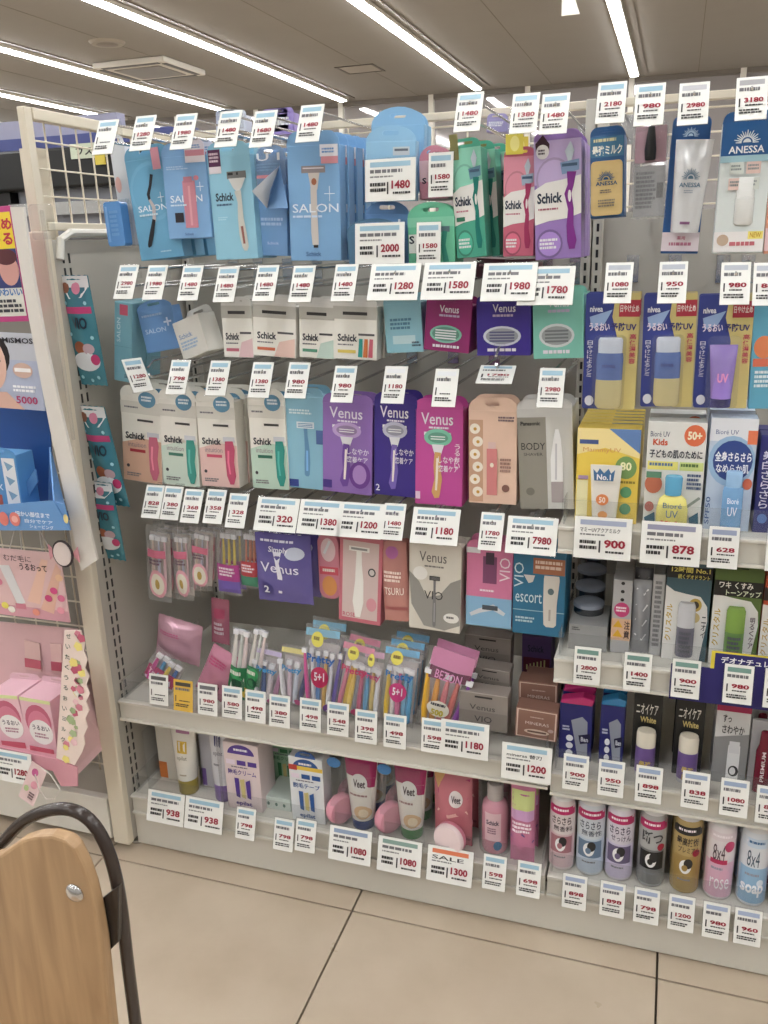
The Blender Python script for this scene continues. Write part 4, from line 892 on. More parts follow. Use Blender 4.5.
it = It('razor_box', 'white and grey VIO razor carton with a grey swoosh, fourth row', 'razor box', 'J 234 202 390 195 382 450 234 440', Y=1.45, d=.035); it.carton((214, 208, 196)).tab((214, 208, 196), .012); it.text('Venus', .2, .06, .72, .18, (90, 86, 84), .0); it.micro(.3, .22, .7, .25, 1, (120, 116, 112))
it.poly([(0, .3), (.2, .42), (.35, .6), (.6, .56), (.8, .4), (1, .34), (1, .9), (.7, .98), (.3, .95), (.05, .7)], (150, 148, 142)); it.ell(.08, .24, .36, .4, (232, 230, 224)); it.text('VIO', .3, .52, .66, .62, (44, 44, 46), .0); it.razor(.5, .34, .95, .2, .05, (40, 40, 44), (150, 150, 150), (120, 120, 122), .07); it.ell(.68, .76, .98, .88, (232, 230, 224)); it.micro(.74, .8, .92, .84, 1, (80, 80, 80)); it.finish(1)
it = It('razor_box', 'pink carton with a pale blue lower third lettered VIO, fourth row', 'razor box', 'J 406 205 540 200 536 440 400 426', Y=1.455, d=.035); it.carton((216, 120, 160)).tab((216, 120, 160), .014); it.rect(0, .62, 1, 1, (130, 180, 216)); it.rect(0, 0, .3, .07, (220, 220, 224)); it.rect(.36, .1, .66, .44, (130, 70, 110), 'printed_razor'); it.rect(.42, .05, .6, .2, (70, 50, 70), 'printed_razor'); it.rtext('VIO', .72, .1, .95, .4, (238, 220, 230), .0); it.micro(.3, .52, .62, .56, 1, (240, 225, 235)); it.line([(.1, .86), (.3, .8), (.6, .74), (.85, .82)], [.08, .1, .14, .08], (206, 210, 216)); it.rect(.36, .72, .7, .78, (70, 80, 90), 'printed_razor'); it.finish(1)
it = It('trimmer_box', 'deep teal VIO carton with a copper label and white trimmer, end of the fourth row', 'box', 'J 541 225 702 212 686 466 541 452', Y=1.45, d=.045); it.carton((36, 112, 150)).tab((36, 112, 150), .012)
it.rect(.38, .05, .98, .24, (170, 104, 70), 'sticker'); it.micro(.42, .08, .94, .2, 2, (226, 200, 180)); it.rtext('VIO', .02, .12, .2, .42, (200, 222, 230), .0); it.text('escort', .05, .48, .56, .6, (206, 226, 232), .0); it.rect(0, .69, 1, .7, (150, 190, 205)); it.micro(.06, .78, .46, .86, 2, (170, 205, 216)); it.poly([(.2, .26), (.42, .26), (.38, .34), (.3, .36)], (200, 200, 196), 'printed_trimmer')
it.line([(.74, .25), (.74, .3), (.72, .6), (.73, .85), (.73, .88)], [.28, .3, .26, .24, .14], (206, 200, 190), 'printed_trimmer'); it.ell(.67, .4, .79, .48, (90, 110, 116), 'printed_trimmer'); it.rect(.7, .66, .74, .8, (170, 160, 150), 'printed_trimmer'); it.finish(1)
for q, p_, s_, o_ in (('I 95 186', '828', 's', 'above the first clear pouch of the fourth row'), ('I 155 191', '380', 's', 'above the second clear pouch of the fourth row'), ('I 220 201', '368', 's', 'above the third clear pouch of the fourth row'), ('I 293 203', '358', 's', 'above the violet and pink pouch'), ('I 365 217', '328', 's', 'above the slim pouch with red and green bands'),
                      ('I 492 229', '320', 'w', 'above the periwinkle blue pouch'), ('I 632 239', '1380', 'w', 'above the rounded pink and orange blister'), ('J 82 171', '1200', 'w', 'above the pink framed window box'), ('J 180 177', '1480', 's', 'above the rose brown razor pack'), ('J 304 190', '1180', 'w', 'above the white and grey VIO carton'),
                      ('J 470 208', '1780', 's', 'above the pink and pale blue VIO carton'), ('J 590 220', '7980', 'w', 'above the deep teal VIO carton')): tag(q, p_, s_, o_)

# ------------------------------------------------------------------ fifth row: bagged razors on the shelf
def ragbag(q, lab, rods, d=.02, Y=1.45, head=None, th=.013, extra=None, M=None, behind=0, r=.0052, L=.62, fan=0.0, heads=(235, 235, 240)):
    it = It('razor_bag', lab, 'razor bag', q, Y=Y, d=d)
    n = len(rods)
    for i, c in enumerate(rods):
        u = (i + .5) / n - .5; rod_razor(it.root, it.w * .8 * u, .002 * ((i % 2) * 2 - 1), it.h * .06 + .002, it.h * L, min(r, it.w * .8 / n * .42), c, min(.014, it.w * .8 / n * .95), fan * u, heads)
    b = MB(); b.box(-it.w * .42, it.w * .42, .0085, .0093, it.h * .03, it.h * .8, mat((214, 205, 210), 'card')); b.build('card_back', it.root)
    pouch(it, M or FILM, th, .05)
    if extra: extra(it)
    it.finish(behind, step=.036); return it


def ex1(it): it.poly([(.05, .5), (.95, .42), (.95, .78), (.05, .86)], (190, 20, 100)); it.text('TORIMA', .12, .55, .88, .72, (235, 200, 220)); it.ell(.08, .82, .3, .94, (220, 190, 220))


it = It('razor_bag', 'big pale pink film bag slumped against the left side panel, above the magenta labelled one', 'razor bag', 'I 125 515 265 510 250 640 120 640', Y=1.52, d=.02); pouch(it, mat((222, 170, 190), 'foil'), .018); it.micro(.1, .3, .6, .4, 2, (200, 90, 140)); it.finish()
it = It('razor_bag', 'pink pouch hanging upright above the fifth row, behind the barcoded pack', 'razor bag', 'I 290 450 352 440 345 585 300 590', Y=1.56, d=.015); pouch(it, mat((218, 130, 156), 'foil'), .008); it.rect(.2, .2, .8, .4, (206, 80, 120)); it.micro(.2, .5, .8, .8, 3, (235, 215, 225)); it.finish()
ragbag('K 118 112 218 120 168 222 62 200', 'slanted clear bag with a magenta label and rainbow razors, left end of the fifth row', [(210, 60, 150), (80, 160, 210), (230, 200, 60), (70, 120, 200)], extra=ex1, L=.7)
ragbag('K 302 95 385 105 330 245 236 232', 'slanted pink bag with a black band and a barcode, fifth row', [], M=mat((214, 140, 168), 'foil'), extra=lambda it: (it.line([(.05, .45), (.95, .42)], .04, (40, 36, 40), 'printed_panel'), [it.rect(.5 + .05 * i, .7, .525 + .05 * i, .9, (50, 46, 50), 'barcode') for i in range(6)], it.micro(.1, .2, .8, .35, 3, (190, 70, 120))))
for i, x0 in enumerate((0, 62)):
    ragbag('K %d 28 %d 28 %d 256 %d 250' % (360 + x0, 425 + x0, 400 + x0 * .6, 345 + x0 * .85), ('left' if i == 0 else 'right') + ' clear bag of white razors with a green and yellow printed foot, fifth row', [(230, 226, 220), (214, 222, 214), (232, 214, 214)], L=.86,
           extra=lambda it: (it.rect(.05, .5, .95, .98, (46, 130, 80)), it.ell(.2, .52, .85, .7, (60, 170, 100)), it.rect(.05, .84, .95, .95, (222, 190, 60)), it.ell(.25, .66, .8, .8, (30, 90, 60)), it.micro(.15, .56, .85, .64, 1, (235, 235, 220))))


def pretty(c1, c2, hd, badge=True, nm='Pretty', heart=None):
    def f(it):
        it.text(nm, .1, .30, .9, .40, hd, .03)
        if badge: it.ell(.2, .06, .55, .22, (226, 216, 90), 'badge'); it.micro(.27, .11, .48, .17, 1, (120, 100, 60))
        if heart: it.ell(.25, .42, .75, .66, heart, 'badge'); it.text('5+1', .36, .48, .64, .58, (240, 230, 240), .03)
        it.ell(.6, .84, .9, .96, c1, 'badge'); it.poly([(.02, .04), (.98, .02), (.98, .1), (.02, .12)], c2)
    return f


ragbag('K 440 88 520 92 505 275 425 265', 'clear bag of white and navy razors with blue lettering, left of its twin', [(228, 228, 232), (60, 90, 150), (224, 214, 220), (206, 140, 180)], extra=pretty((200, 80, 150), (205, 190, 230), (60, 150, 210), False), fan=.4)
ragbag('K 520 82 595 85 590 278 512 272', 'clear bag of white and pale pink razors with blue lettering, right twin', [(230, 230, 234), (226, 200, 214), (210, 220, 236), (70, 80, 130)], extra=pretty((205, 90, 150), (226, 214, 130), (60, 150, 210), False), fan=.4)
ragbag('K 592 20 712 20 690 305 592 298', 'tall clear bag of striped razors with a red heart badge, fifth row', [(225, 90, 160), (235, 235, 240), (90, 150, 220), (240, 190, 90), (230, 230, 236), (110, 90, 190)], extra=pretty((120, 70, 160), (130, 190, 220), (50, 110, 190), True, heart=(200, 40, 90)), behind=1, fan=.25)
ragbag('J 40 470 140 490 95 705 8 690', 'clear bag of pink, yellow and grey razors with pink lettering, fifth row', [(216, 120, 150), (232, 196, 60), (240, 206, 90), (150, 156, 170), (205, 110, 140)], extra=pretty((200, 50, 110), (225, 140, 170), (205, 50, 100)), behind=1, fan=-.15)
ragbag('J 105 500 165 500 145 712 90 705', 'narrow clear bag of blue and yellow razors, fifth row', [(90, 160, 210), (230, 200, 110), (226, 226, 232)], extra=pretty((60, 130, 200), (205, 160, 190), (210, 70, 130), True))
ragbag('J 160 482 275 500 240 730 150 715', 'sky blue bag of razors with a yellow badge and a pink heart, fifth row', [(236, 196, 60), (240, 240, 240), (225, 110, 160), (120, 190, 230), (90, 170, 220)], extra=pretty((40, 120, 200), (110, 180, 225), (50, 120, 190), True, heart=(214, 60, 130)), behind=2)
ragbag('J 300 520 440 500 370 748 256 738', 'bag of large yellow, pink and violet razors with a magenta band, fifth row', [(240, 180, 40), (236, 160, 50), (222, 120, 130), (226, 110, 100), (130, 60, 160)], r=.0075, extra=lambda it: (it.rect(.02, .0, .98, .2, (205, 130, 170)), it.poly([(.05, .2), (.98, .2), (.98, .32), (.05, .36)], (120, 24, 80)), it.text('BEZON', .2, .22, .8, .32, (230, 150, 200), .01), it.ell(.18, .58, .7, .78, (226, 220, 206), 'badge'), it.text('500', .3, .68, .58, .76, (200, 180, 40), .04), it.micro(.26, .61, .62, .66, 1, (60, 60, 70))), behind=1, fan=.3)
GR = (148, 138, 130)


def viobox(q, lab, Y, col=GR, k=1):
    it = It('refill_box', lab, 'razor refill', q, Y=Y, d=.04); it.carton(col); it.rect(.0, .5, 1, .98, tuple(int(c * .9) for c in col)); it.rect(0, 0, 1, .02, (176, 168, 160)); it.text('Venus', .22, .32, .74, .46, (70, 64, 62), .0); it.text('VIO', .32, .62, .68, .78, (60, 56, 56), .0); it.ell(.03, .86, .3, .98, (176, 170, 162)); it.rect(.32, .08, .68, .13, (50, 44, 42)); it.finish(k)


viobox('J 384 628 525 634 524 742 380 735', 'grey VIO refill box, lowest and frontmost of its stepped column', 1.44, k=0); viobox('J 412 556 532 560 528 628 408 622', 'grey VIO refill box, middle of its stepped column', 1.50, k=0); viobox('J 398 455 535 470 532 560 396 550', 'grey VIO refill box, uppermost and rearmost of its stepped column', 1.56, k=0)
it = It('small_carton', 'violet and maroon carton with yellow stripes hanging behind the brown boxes', 'box', 'J 568 462 655 466 652 590 566 582', Y=1.62, d=.03); it.carton((88, 62, 120)).tab((88, 62, 120), .012); it.rect(.05, .5, .95, .95, (90, 22, 44)); [it.rect(.15 + .12 * i, .5 + .03 * (6 - i), .2 + .12 * i, .8, (190, 186, 120)) for i in range(6)]; it.text('Schick', .2, .2, .75, .36, (30, 30, 60)); it.finish(1)
it = It('small_carton', 'dark carton lying under the violet one behind the brown boxes', 'box', 'J 565 588 700 592 698 612 563 606', Y=1.60, d=.1); it.carton((96, 92, 100)); it.micro(.1, .2, .9, .7, 1, (200, 200, 205)); it.finish()
for i, (q, l_, Y_) in enumerate((('J 578 610 676 618 676 670 576 660', 'highest and rearmost', 1.56), ('J 557 642 672 650 672 690 556 684', 'middle', 1.50), ('J 550 676 675 684 668 768 546 762', 'lowest and frontmost', 1.44))):
    it = It('refill_box', 'brown mineral refill box with cream outline, %s of three' % l_, 'razor refill', q, Y=Y_, d=.04, h=None if i == 2 else .065); it.carton((146, 104, 88)); it.k = 0
    for e in ((.03, .03, .97, .06), (.03, .03, .06, .97), (.94, .03, .97, .97), (.03, .94, .97, .97)): it.rect(*e, (222, 196, 178), 'outline')
    it.text('MINERAS', .24, .42, .8, .52, (226, 206, 192), .0); it.micro(.35, .24, .7, .3, 1, (200, 170, 155)); it.ell(.22, .66, .82, .84, (214, 190, 168), 'printed_razor'); it.rect(.3, .72, .75, .78, (110, 80, 66), 'printed_razor'); it.ell(.78, .58, .92, .7, (190, 160, 150)); it.finish()

for q, p_, o_, b_ in (('K 124 272', '', 'on the rail under the magenta labelled bag', (90, 90, 92)), ('K 202 292', '', 'on yellow paper right of the magenta labelled bag', (70, 66, 60)), ('K 280 304', '980', 'on the rail under the barcoded bag', (110, 112, 116)), ('K 358 314', '580', 'on the rail under the green footed bags', BLUE), ('K 433 328', '498', 'on the rail under the left blue lettered bag', BLUE),
                      ('K 510 343', '380', 'on the rail under the right blue lettered bag', BLUE), ('K 608 356', '498', 'on the rail under the heart badge bag', BLUE), ('K 696 370', '548', 'on the rail under the pink lettered bag', BLUE), ('J 105 778', '398', 'on the rail under the narrow blue and yellow bag', BLUE), ('J 190 792', '498', 'on the rail under the sky blue bag', BLUE), ('J 302 806', '598', 'on the rail under the big razor bag', BLUE)):
    t = tag(q, p_, 'r', o_, Y=YF - .008, lean=10, bar=b_, peg=False)
    if 'yellow paper' in o_:
        for c in t.root.children:
            if c.name.startswith('card'): c.data.materials[0] = mat((222, 176, 60), 'paper'); c['label'] = 'yellow card'
tag('J 395 820', '1180', 'b', 'on the rail under the grey VIO boxes', Y=YF - .008, lean=10, peg=False); tag('Z 100 872', '1200', 'b', 'on the rail under the brown mineral boxes', Y=YF - .008, lean=10, peg=False, headtext='mineras 替刃')

# ------------------------------------------------------------------ bottom row: hair removal creams
def epi_logo(it, u0, v0, u1, v1, c1, c2):
    for i in range(3):
        a = u0 + (u1 - u0) * i / 3; e = u0 + (u1 - u0) * (i + .8) / 3; it.poly([(a, v0 + .02 * i), (e, v0), (e, v1), (a + .02, v1 - .02)], c1 if i != 1 else c2, 'emblem')


it = It('cream_tube', 'white epilat cream tube with a golden cap, at the left end of the bottom shelf', 'cream tube', 'K 134 340 232 336 236 566 170 560', Y=1.43, d=.03, stand=Z6 + .001)
loft_tube(it, mat((226, 222, 212), 'gloss'), mat((170, 150, 50), 'plastic'), it.h * .2, it.w * .34); it.rect(.3, .06, .8, .16, (170, 110, 150)); it.rect(.34, .26, .7, .42, (214, 176, 50), 'emblem'); epi_logo(it, .38, .27, .66, .4, (230, 226, 214), (190, 150, 30)); it.text('epilat', .34, .45, .7, .52, (110, 110, 80), .0); it.rect(.42, .7, .66, .72, (170, 160, 140)); it.finish()
b = MB(); x = it.w * .62
it2 = It('cream_package', 'clear box with an orange foot and white card back, around the golden capped tube', 'box', 'K 122 336 248 330 250 572 128 560', Y=1.475, d=.004, stand=Z6 + .001); b = MB(); b.box(-it2.w / 2, it2.w / 2, .0, .002, 0, it2.h, mat((214, 208, 196), 'card')); b.build('card_back', it2.root)
b = MB(); b.box(-it2.w / 2, -it2.w / 2 + .001, -.05, 0, 0, it2.h, ACR); b.build('clear_wall', it2.root); it2.rect(0, .7, .2, .98, (220, 120, 50)); it2.finish(1, step=.06)
it = It('cream_tube', 'white and grey epilat tube with a lilac cap, second on the bottom shelf', 'cream tube', 'K 272 345 350 345 342 572 276 566', Y=1.43, d=.03, stand=Z6 + .001)
loft_tube(it, mat((208, 208, 214), 'gloss'), mat((138, 106, 176), 'plastic'), it.h * .22, it.w * .40); epi_logo(it, .32, .14, .62, .3, (60, 60, 110), (120, 120, 150)); it.text('epilat', .3, .34, .7, .41, (70, 70, 90), .0); it.micro(.3, .5, .6, .54, 1, (120, 120, 130)); it.finish()
it = It('cream_package', 'clear box with a violet edge holding the lilac capped tube', 'box', 'K 258 345 356 345 356 575 262 560', Y=1.475, d=.002, stand=Z6 + .001); b = MB(); b.box(-it.w / 2, it.w / 2, 0, .002, 0, it.h, mat((190, 188, 196), 'card')); b.build('card_back', it.root); b = MB(); b.box(it.w / 2 - .001, it.w / 2, -.055, 0, 0, it.h, ACR); b.build('clear_wall', it.root); it.rect(0, .7, .14, .98, (120, 90, 170)); it.finish(1, step=.06)


def epibox(q, lab, col, acc, side, jp, Y=1.42, arch_=False, d=.07, blue=False):
    it = It('cream_box', lab, 'cream box', q, Y=Y, d=d, stand=Z6 + .001); it.carton(col)
    it.ell(.12, .02, .88, .30, acc, 'arch_panel', 0, 180); it.micro(.3, .08, .7, .13, 1, (236, 236, 240))
    if blue: it.rect(0, .13, 1, .19, (226, 190, 60)); it.rect(0, .12, .25, .2, (196, 60, 50)); it.tab(acc, .016, .6, arch=True)
    for i in range(3): it.rect(.06 + .31 * i, .25, .31 + .31 * i, .32, acc if i else (230, 215, 230))
    it.micro(.2, .345, .8, .37, 1, (100, 90, 110)); it.text(jp, .1, .39, .9, .47, acc, .02); epi_logo(it, .26, .52, .74, .82, acc, (206, 190, 120)); it.text('epilat', .26, .86, .72, .94, acc, .02); it.finish(0); return it


epibox('K 332 398 436 395 458 606 345 597', 'pinkish white epilat box with a violet arch', (222, 204, 204), (82, 50, 150), None, '除毛クリーム', Y=1.42)
epibox('K 480 372 578 375 575 588 484 580', 'pale green epilat box set back between the violet and the blue one', (158, 200, 166), (60, 130, 80), None, '除毛クリーム', Y=1.52)
epibox('K 542 446 645 440 656 655 551 650', 'white epilat box with a blue arched top and a yellow band', (222, 226, 228), (40, 88, 160), None, '脱毛テープ', Y=1.42, blue=True, d=.045)
it = It('tin_box', 'pale green low box behind the blue arched epilat box', 'box', 'K 470 590 548 598 548 640 462 632', Y=1.44, d=.1, stand=Z6 + .001, h=.03); it.h = .03; it.carton((196, 208, 200)); [it.ell(.1 + .3 * i, .4, .2 + .3 * i, .7, (90, 120, 110)) for i in range(3)]; it.finish()


def veet(q, lab, capc, sheet=(196, 198, 196)):
    it = It('cream_package', lab, 'cream pack', q, Y=1.424, d=.04, stand=Z6 + .001); W = it.w; off = W * .12
    it.w = W * .78
    loft_tube(it, mat((226, 222, 214), 'gloss'), mat(capc, 'plastic'), it.h * .13, W * .24, wt=W * .74, off=off, name='cream_tube', base='cap'); it.w = W
    f = it.surf
    it.poly([(.22, .01), (.99, .01), (.97, .16), (.94, .34), (.80, .42), (.55, .30), (.36, .36), (.31, .28)], (168, 24, 92)) if False else None
    def band(v0, v1, u0a, u1a, u0b, u1b, col, rows=8, cols=10):
        pts = []
        for j in range(rows + 1):
            t_ = j / rows; a0 = u0a + (u0b - u0a) * t_; a1 = u1a + (u1b - u1a) * t_
            for i in range(cols + 1): pts.append(it._c(a0 + (a1 - a0) * i / cols, v0 + (v1 - v0) * t_))
        it.mesh2(pts, [(j * (cols + 1) + i, j * (cols + 1) + i + 1, (j + 1) * (cols + 1) + i + 1, (j + 1) * (cols + 1) + i) for j in range(rows) for i in range(cols)], col, 'printed_panel')
    band(.01, .30, .255, .985, .30, .94, (168, 26, 92)); band(.30, .42, .60, .94, .80, .915, (168, 26, 92)); it.ell(.42, .26, .78, .5, (224, 222, 220)); it.text('Veet', .48, .33, .74, .43, (70, 50, 60), .03); it.micro(.4, .52, .8, .56, 1, (150, 110, 110)); it.ell(.5, .66, .86, .84, (214, 176, 130)); it.ell(.6, .70, .8, .82, (226, 206, 170))
    b = MB(); r = it.h * .19; b.lathe([(r * .9, -.011), (r, -.006), (r, .006), (r * .9, .011)], mat((226, 148, 168), 'card'), 26)
    o = b.build('pink_sponge', it.root, smooth=True); o.rotation_euler = (0, PI / 2, math.radians(-35)); o.location = (-W * .34, .012, r + .004)
    b = MB(); b.plate([(-W * .5, 0), (W * .5, 0), (W * .5, it.h * .3), (W * .4, it.h), (-W * .4, it.h), (-W * .5, it.h * .3)], .046, .047, ACR); b.plate([(-W * .5, 0), (W * .5, 0), (W * .42, it.h * .99), (-W * .38, it.h * .99)], -.012, -.0115, ACR); b.build('clear_shell', it.root)
    it.surf = lambda x, z: -.0125; it.ell(.02, -.02, .32, .12, (60, 120, 180), 'sticker'); it.finish(2, step=.064, dx=.002)


veet('L 38 215 186 222 172 452 28 440', 'clear pack with a Veet tube on a blue cap and a pink sponge', (30, 60, 140)); veet('L 196 232 348 246 330 480 186 466', 'clear pack with a Veet tube on a green cap and a pink sponge', (60, 140, 60))
it = It('cream_package', 'magenta Veet pouch tube with a large round pink and white sponge in front', 'cream pack', 'L 376 262 488 272 486 512 362 504', Y=1.44, d=.03, stand=Z6 + .001); pouch(it, mat((196, 110, 122), 'gloss'), .016)
it.poly([(.08, .04), (.95, .04), (.9, .3), (.5, .38), (.12, .26)], (168, 26, 92)); it.ell(.42, .2, .78, .42, (224, 214, 214)); it.text('Veet', .48, .27, .73, .36, (70, 50, 60), .02); it.line([(.1, .5), (.4, .56), (.9, .48)], .1, (222, 170, 160), 'printed_panel'); it.line([(.1, .9), (.5, .8), (.95, .9)], .08, (150, 60, 80), 'printed_panel'); it.poly([(.0, .02), (.3, .01), (.12, .2)], (200, 150, 90))
b = MB(); r = it.h * .2; b.lathe([(r * .9, -.012), (r, -.008), (r, .002)], mat((216, 128, 150), 'card'), 28); b.lathe([(r, .002), (r, .006), (r * .9, .011), (r * .5, .0125)], mat((228, 206, 206), 'card'), 28); o = b.build('round_sponge', it.root, smooth=True); o.rotation_euler = (PI / 2 - .12, 0, -.25); o.location = (0, -.034, r + .003); it.finish(1, step=.06)
it = It('lotion_bottle', 'pink Schick lotion bottle with a silvery cap inside a clear sleeve', 'lotion', 'L 512 318 598 325 592 535 508 528', Y=1.425, d=.04, stand=Z6 + .001); r = it.w / 2; H = it.h
barrel(it, [(r * .9, .001), (r, .008), (r, H * .62), (r * .9, H * .72), (r * .55, H * .78)], mat((222, 150, 168), 'gloss'), name='bottle'); b = MB(); b.lathe([(r * .6, H * .78), (r * .62, H * .97), (r * .5, H)], mat((190, 180, 176), 'plastic'), 24, 0, r); b.build('cap', it.root, smooth=True)
it.rect(.2, .36, .8, .78, (230, 190, 198)); it.text('Schick', .26, .46, .74, .53, (60, 40, 70), .03); it.micro(.3, .58, .7, .68, 3, (150, 100, 120)); it.ell(.54, .78, .84, .92, (50, 120, 170)); b = MB(); b.lathe([(r * 1.18, .001), (r * 1.22, H * 1.08), (r * 1.0, H * 1.14)], ACR, 24, 0, r); b.build('clear_sleeve', it.root, smooth=True); it.finish(1, step=.075)
it = It('cream_pouch', 'pink pouch with a rainbow top beside the bay joint on the bottom shelf', 'pouch', 'L 612 292 690 300 688 548 610 540', Y=1.425, d=.03, stand=Z6 + .001); pouch(it, mat((216, 130, 170), 'foil'), .016); it.rect(.04, .08, .96, .3, (196, 206, 130)); it.rect(.04, .3, .96, .42, (200, 150, 200)); it.line([(.05, .66), (.5, .6), (.95, .7)], .1, (70, 60, 130), 'printed_panel'); it.micro(.1, .45, .9, .6, 3, (240, 225, 235)); it.finish(1, step=.05)
R_ = dict(Y=YF - .008, lean=18, peg=False)
tag('K 142 652', '938', 'b', 'on the bottom rail under the golden capped tube', **R_); tag('K 264 676', '938', 'b', 'on the bottom rail under the lilac capped tube', **R_); tag('K 398 702', '798', 'r', 'on the bottom rail under the violet epilat box', **R_); tag('K 520 738', '798', 'r', 'on the bottom rail under the green epilat box', **R_); tag('K 590 742', '798', 'r', 'on the bottom rail under the blue epilat box', **R_)
tag('L 92 552', '1080', 'b', 'on the bottom rail under the blue capped Veet tube', bar=(140, 160, 190), **R_); tag('L 250 588', '1080', 'b', 'on the bottom rail under the green capped Veet tube', bar=(130, 160, 150), **R_); tag('L 411 620', '1300', 'b', 'with an orange SALE bar on the bottom rail', bar=(226, 120, 80), headtext='SALE', **R_); tag('L 554 640', '598', 'r', 'on the bottom rail under the pink lotion bottle', **R_); tag('L 664 662', '698', 'r', 'on the bottom rail beside the bay joint', **R_)

# ------------------------------------------------------------------ right bay shelves
tag('N 186 556', '900', 'b', 'on the upper rail under the yellow sunscreen box', headtext='マミーUVアクアミルク', bar=(160, 170, 195), Y=YF - .008, lean=8, peg=False); tag('N 422 576', '878', 'b', 'on the upper rail under the children sunscreen box', bar=(150, 150, 175), Y=YF - .008, lean=8, peg=False); tag('N 606 588', '628', 'r', 'on the upper rail under the blue sunscreen box', bar=(150, 160, 190), Y=YF - .008, lean=8, peg=False); tag('N 810 600', '980', 'r', 'on the upper rail cut off by the right edge', Y=YF - .008, lean=8, peg=False)
it = It('tin_box', 'low silver grey box in front of stacked round tins', 'box', 'O 74 225 206 232 205 310 70 305', Y=1.44, d=.1, stand=ZR4 + .001); it.carton((150, 150, 148)); it.micro(.08, .1, .3, .25, 2, (70, 70, 72)); it.finish()
for i in range(4):
    c = P(*px('O', 140 + 4 * i, 205 - 34 * i), 1.50 + .055 * i); t = empty('round_tin', (c.x, 1.505 + .056 * i, ZR4 + .001), ['frontmost', 'second', 'third', 'rearmost'][i] + ' of the round grey lidded tins behind the low silver box', 'tin'); z1 = .062 + .012 * i
    b = MB(); b.lathe([(.026, 0), (.027, .003), (.027, z1)], mat((110, 112, 116), 'metal'), 26); b.build('tin_body', t, smooth=True); b = MB(); b.lathe([(.028, z1), (.028, z1 + .006), (.025, z1 + .008), (.012, z1 + .0085)], mat((146, 154, 168), 'gloss'), 26); b.build('lid', t, smooth=True)
it = It('deodorant_box', 'narrow silver carton with black dots, a pink disc and yellow warning triangles', 'deodorant', 'O 226 70 290 70 290 316 220 310', Y=1.445, d=.05, stand=ZR4 + .001); it.carton((176, 176, 178)); [it.ell(.4, .02 + .11 * i, .6, .065 + .11 * i, (30, 30, 32)) for i in range(3)]; it.ell(.1, .30, .9, .5, (206, 60, 120)); it.micro(.2, .36, .8, .44, 2, (240, 225, 230))
it.rect(0, .52, 1, .82, (222, 176, 140)); [it.poly([(.35, .54 + .13 * i), (.6, .64 + .13 * i), (.08, .64 + .13 * i)], (226, 170, 30), 'warning_triangle') for i in range(2)]; it.vtext('注意', .66, .54, .96, .8, (60, 40, 50), .02); it.finish(2)
it = It('deodorant_box', 'rippled clear grey pack between the silver carton and the slim white one', 'deodorant', 'O 292 70 358 70 358 325 292 320', Y=1.455, d=.04, stand=ZR4 + .001); pouch(it, mat((150, 152, 156), 'foil'), .015, n=(10, 22)); [it.line([(.2, .1 + .2 * i), (.6, .17 + .2 * i), (.8, .1 + .2 * i)], .09, (200, 200, 202), 'printed_panel') for i in range(4)]; it.finish(1, step=.06)
it = It('deodorant_box', 'slim pale grey carton with upright small print, left of the 12 hour deodorant', 'deodorant', 'O 360 50 402 50 402 334 360 330', Y=1.45, d=.06, stand=ZR4 + .001); it.carton((176, 176, 176)); it.micro(.2, .08, .8, .9, 14, (110, 110, 114)); it.finish(1)


def deo(q, lab, col, stick, head, t1, t2, tcol, d=.03):
    it = It('deodorant_pack', lab, 'deodorant', q, Y=1.445, d=d, stand=ZR4 + .001); it.carton(col); it.rect(0, .0, 1, .12, head); it.tab(col, .01)
    it.text(t1, .1, .02 if t2 is None else -.0, .95, .08 if t2 is None else .06, tcol, .02)
    if t2: it.text(t2, .25, .075, .95, .125, tcol, .01)
    it.poly([(0, .2), (.2, .26), (.45, .28), (.78, .30), (.94, .4), (.97, .55), (.9, .8), (.85, 1), (0, 1)], (226, 224, 220)); it.rtext('クリスタル', .04, .4, .18, .8, (196, 160, 40), .02)
    r = it.w * .2; b = MB(); b.lathe([(r * .9, it.h * .06), (r, it.h * .08), (r, it.h * .38)], mat(stick[0], 'gloss'), 24, 0, -.004, 1, .6); b.lathe([(r, it.h * .38), (r * .98, it.h * .6), (r * .8, it.h * .64)], mat(stick[1], 'gloss'), 24, 0, -.004, 1, .6); b.build('deodorant_stick', it.root, smooth=True)
    it.surf = lambda x, z: -.004 - r * .6 * math.sqrt(max(.1, 1 - (x / r) ** 2)) - .0005; it.micro(.36, .66, .64, .9, 5, (90, 90, 100)); return it


it = deo('O 414 25 574 25 552 345 398 335', '12 hour deodorant pack with a black and teal header and a silver stick', (60, 92, 104), ((120, 116, 130), (196, 198, 202)), (22, 22, 24), '12時間 No.1', '続くデオドラント', (232, 216, 90)); it.surf = None; it.ell(.54, .32, .82, .46, (190, 160, 70), 'medal'); it.ell(.6, .35, .76, .43, (60, 50, 40), 'medal'); it.ell(.56, .47, .8, .58, (200, 180, 120), 'medal'); it.vtext('ニオイ', .84, .5, .94, .74, (60, 60, 64)); it.finish(2)
it = deo('O 582 40 746 40 736 350 562 338', 'olive green deodorant pack with a green stick, right of the 12 hour one', (86, 112, 46), ((110, 150, 80), (130, 168, 70)), (86, 112, 46), 'ワキ', None, (86, 112, 46)); it.surf = None; it.rect(0, .10, 1, .26, (28, 28, 26)); it.text('ワキ くすみ', .1, .11, .8, .18, (236, 236, 224), .02); it.text('トーンアップ', .25, .19, .97, .255, (226, 236, 200), .02); it.vtext('明るくケア', .8, .46, .9, .8, (90, 60, 80)); it.finish(2)
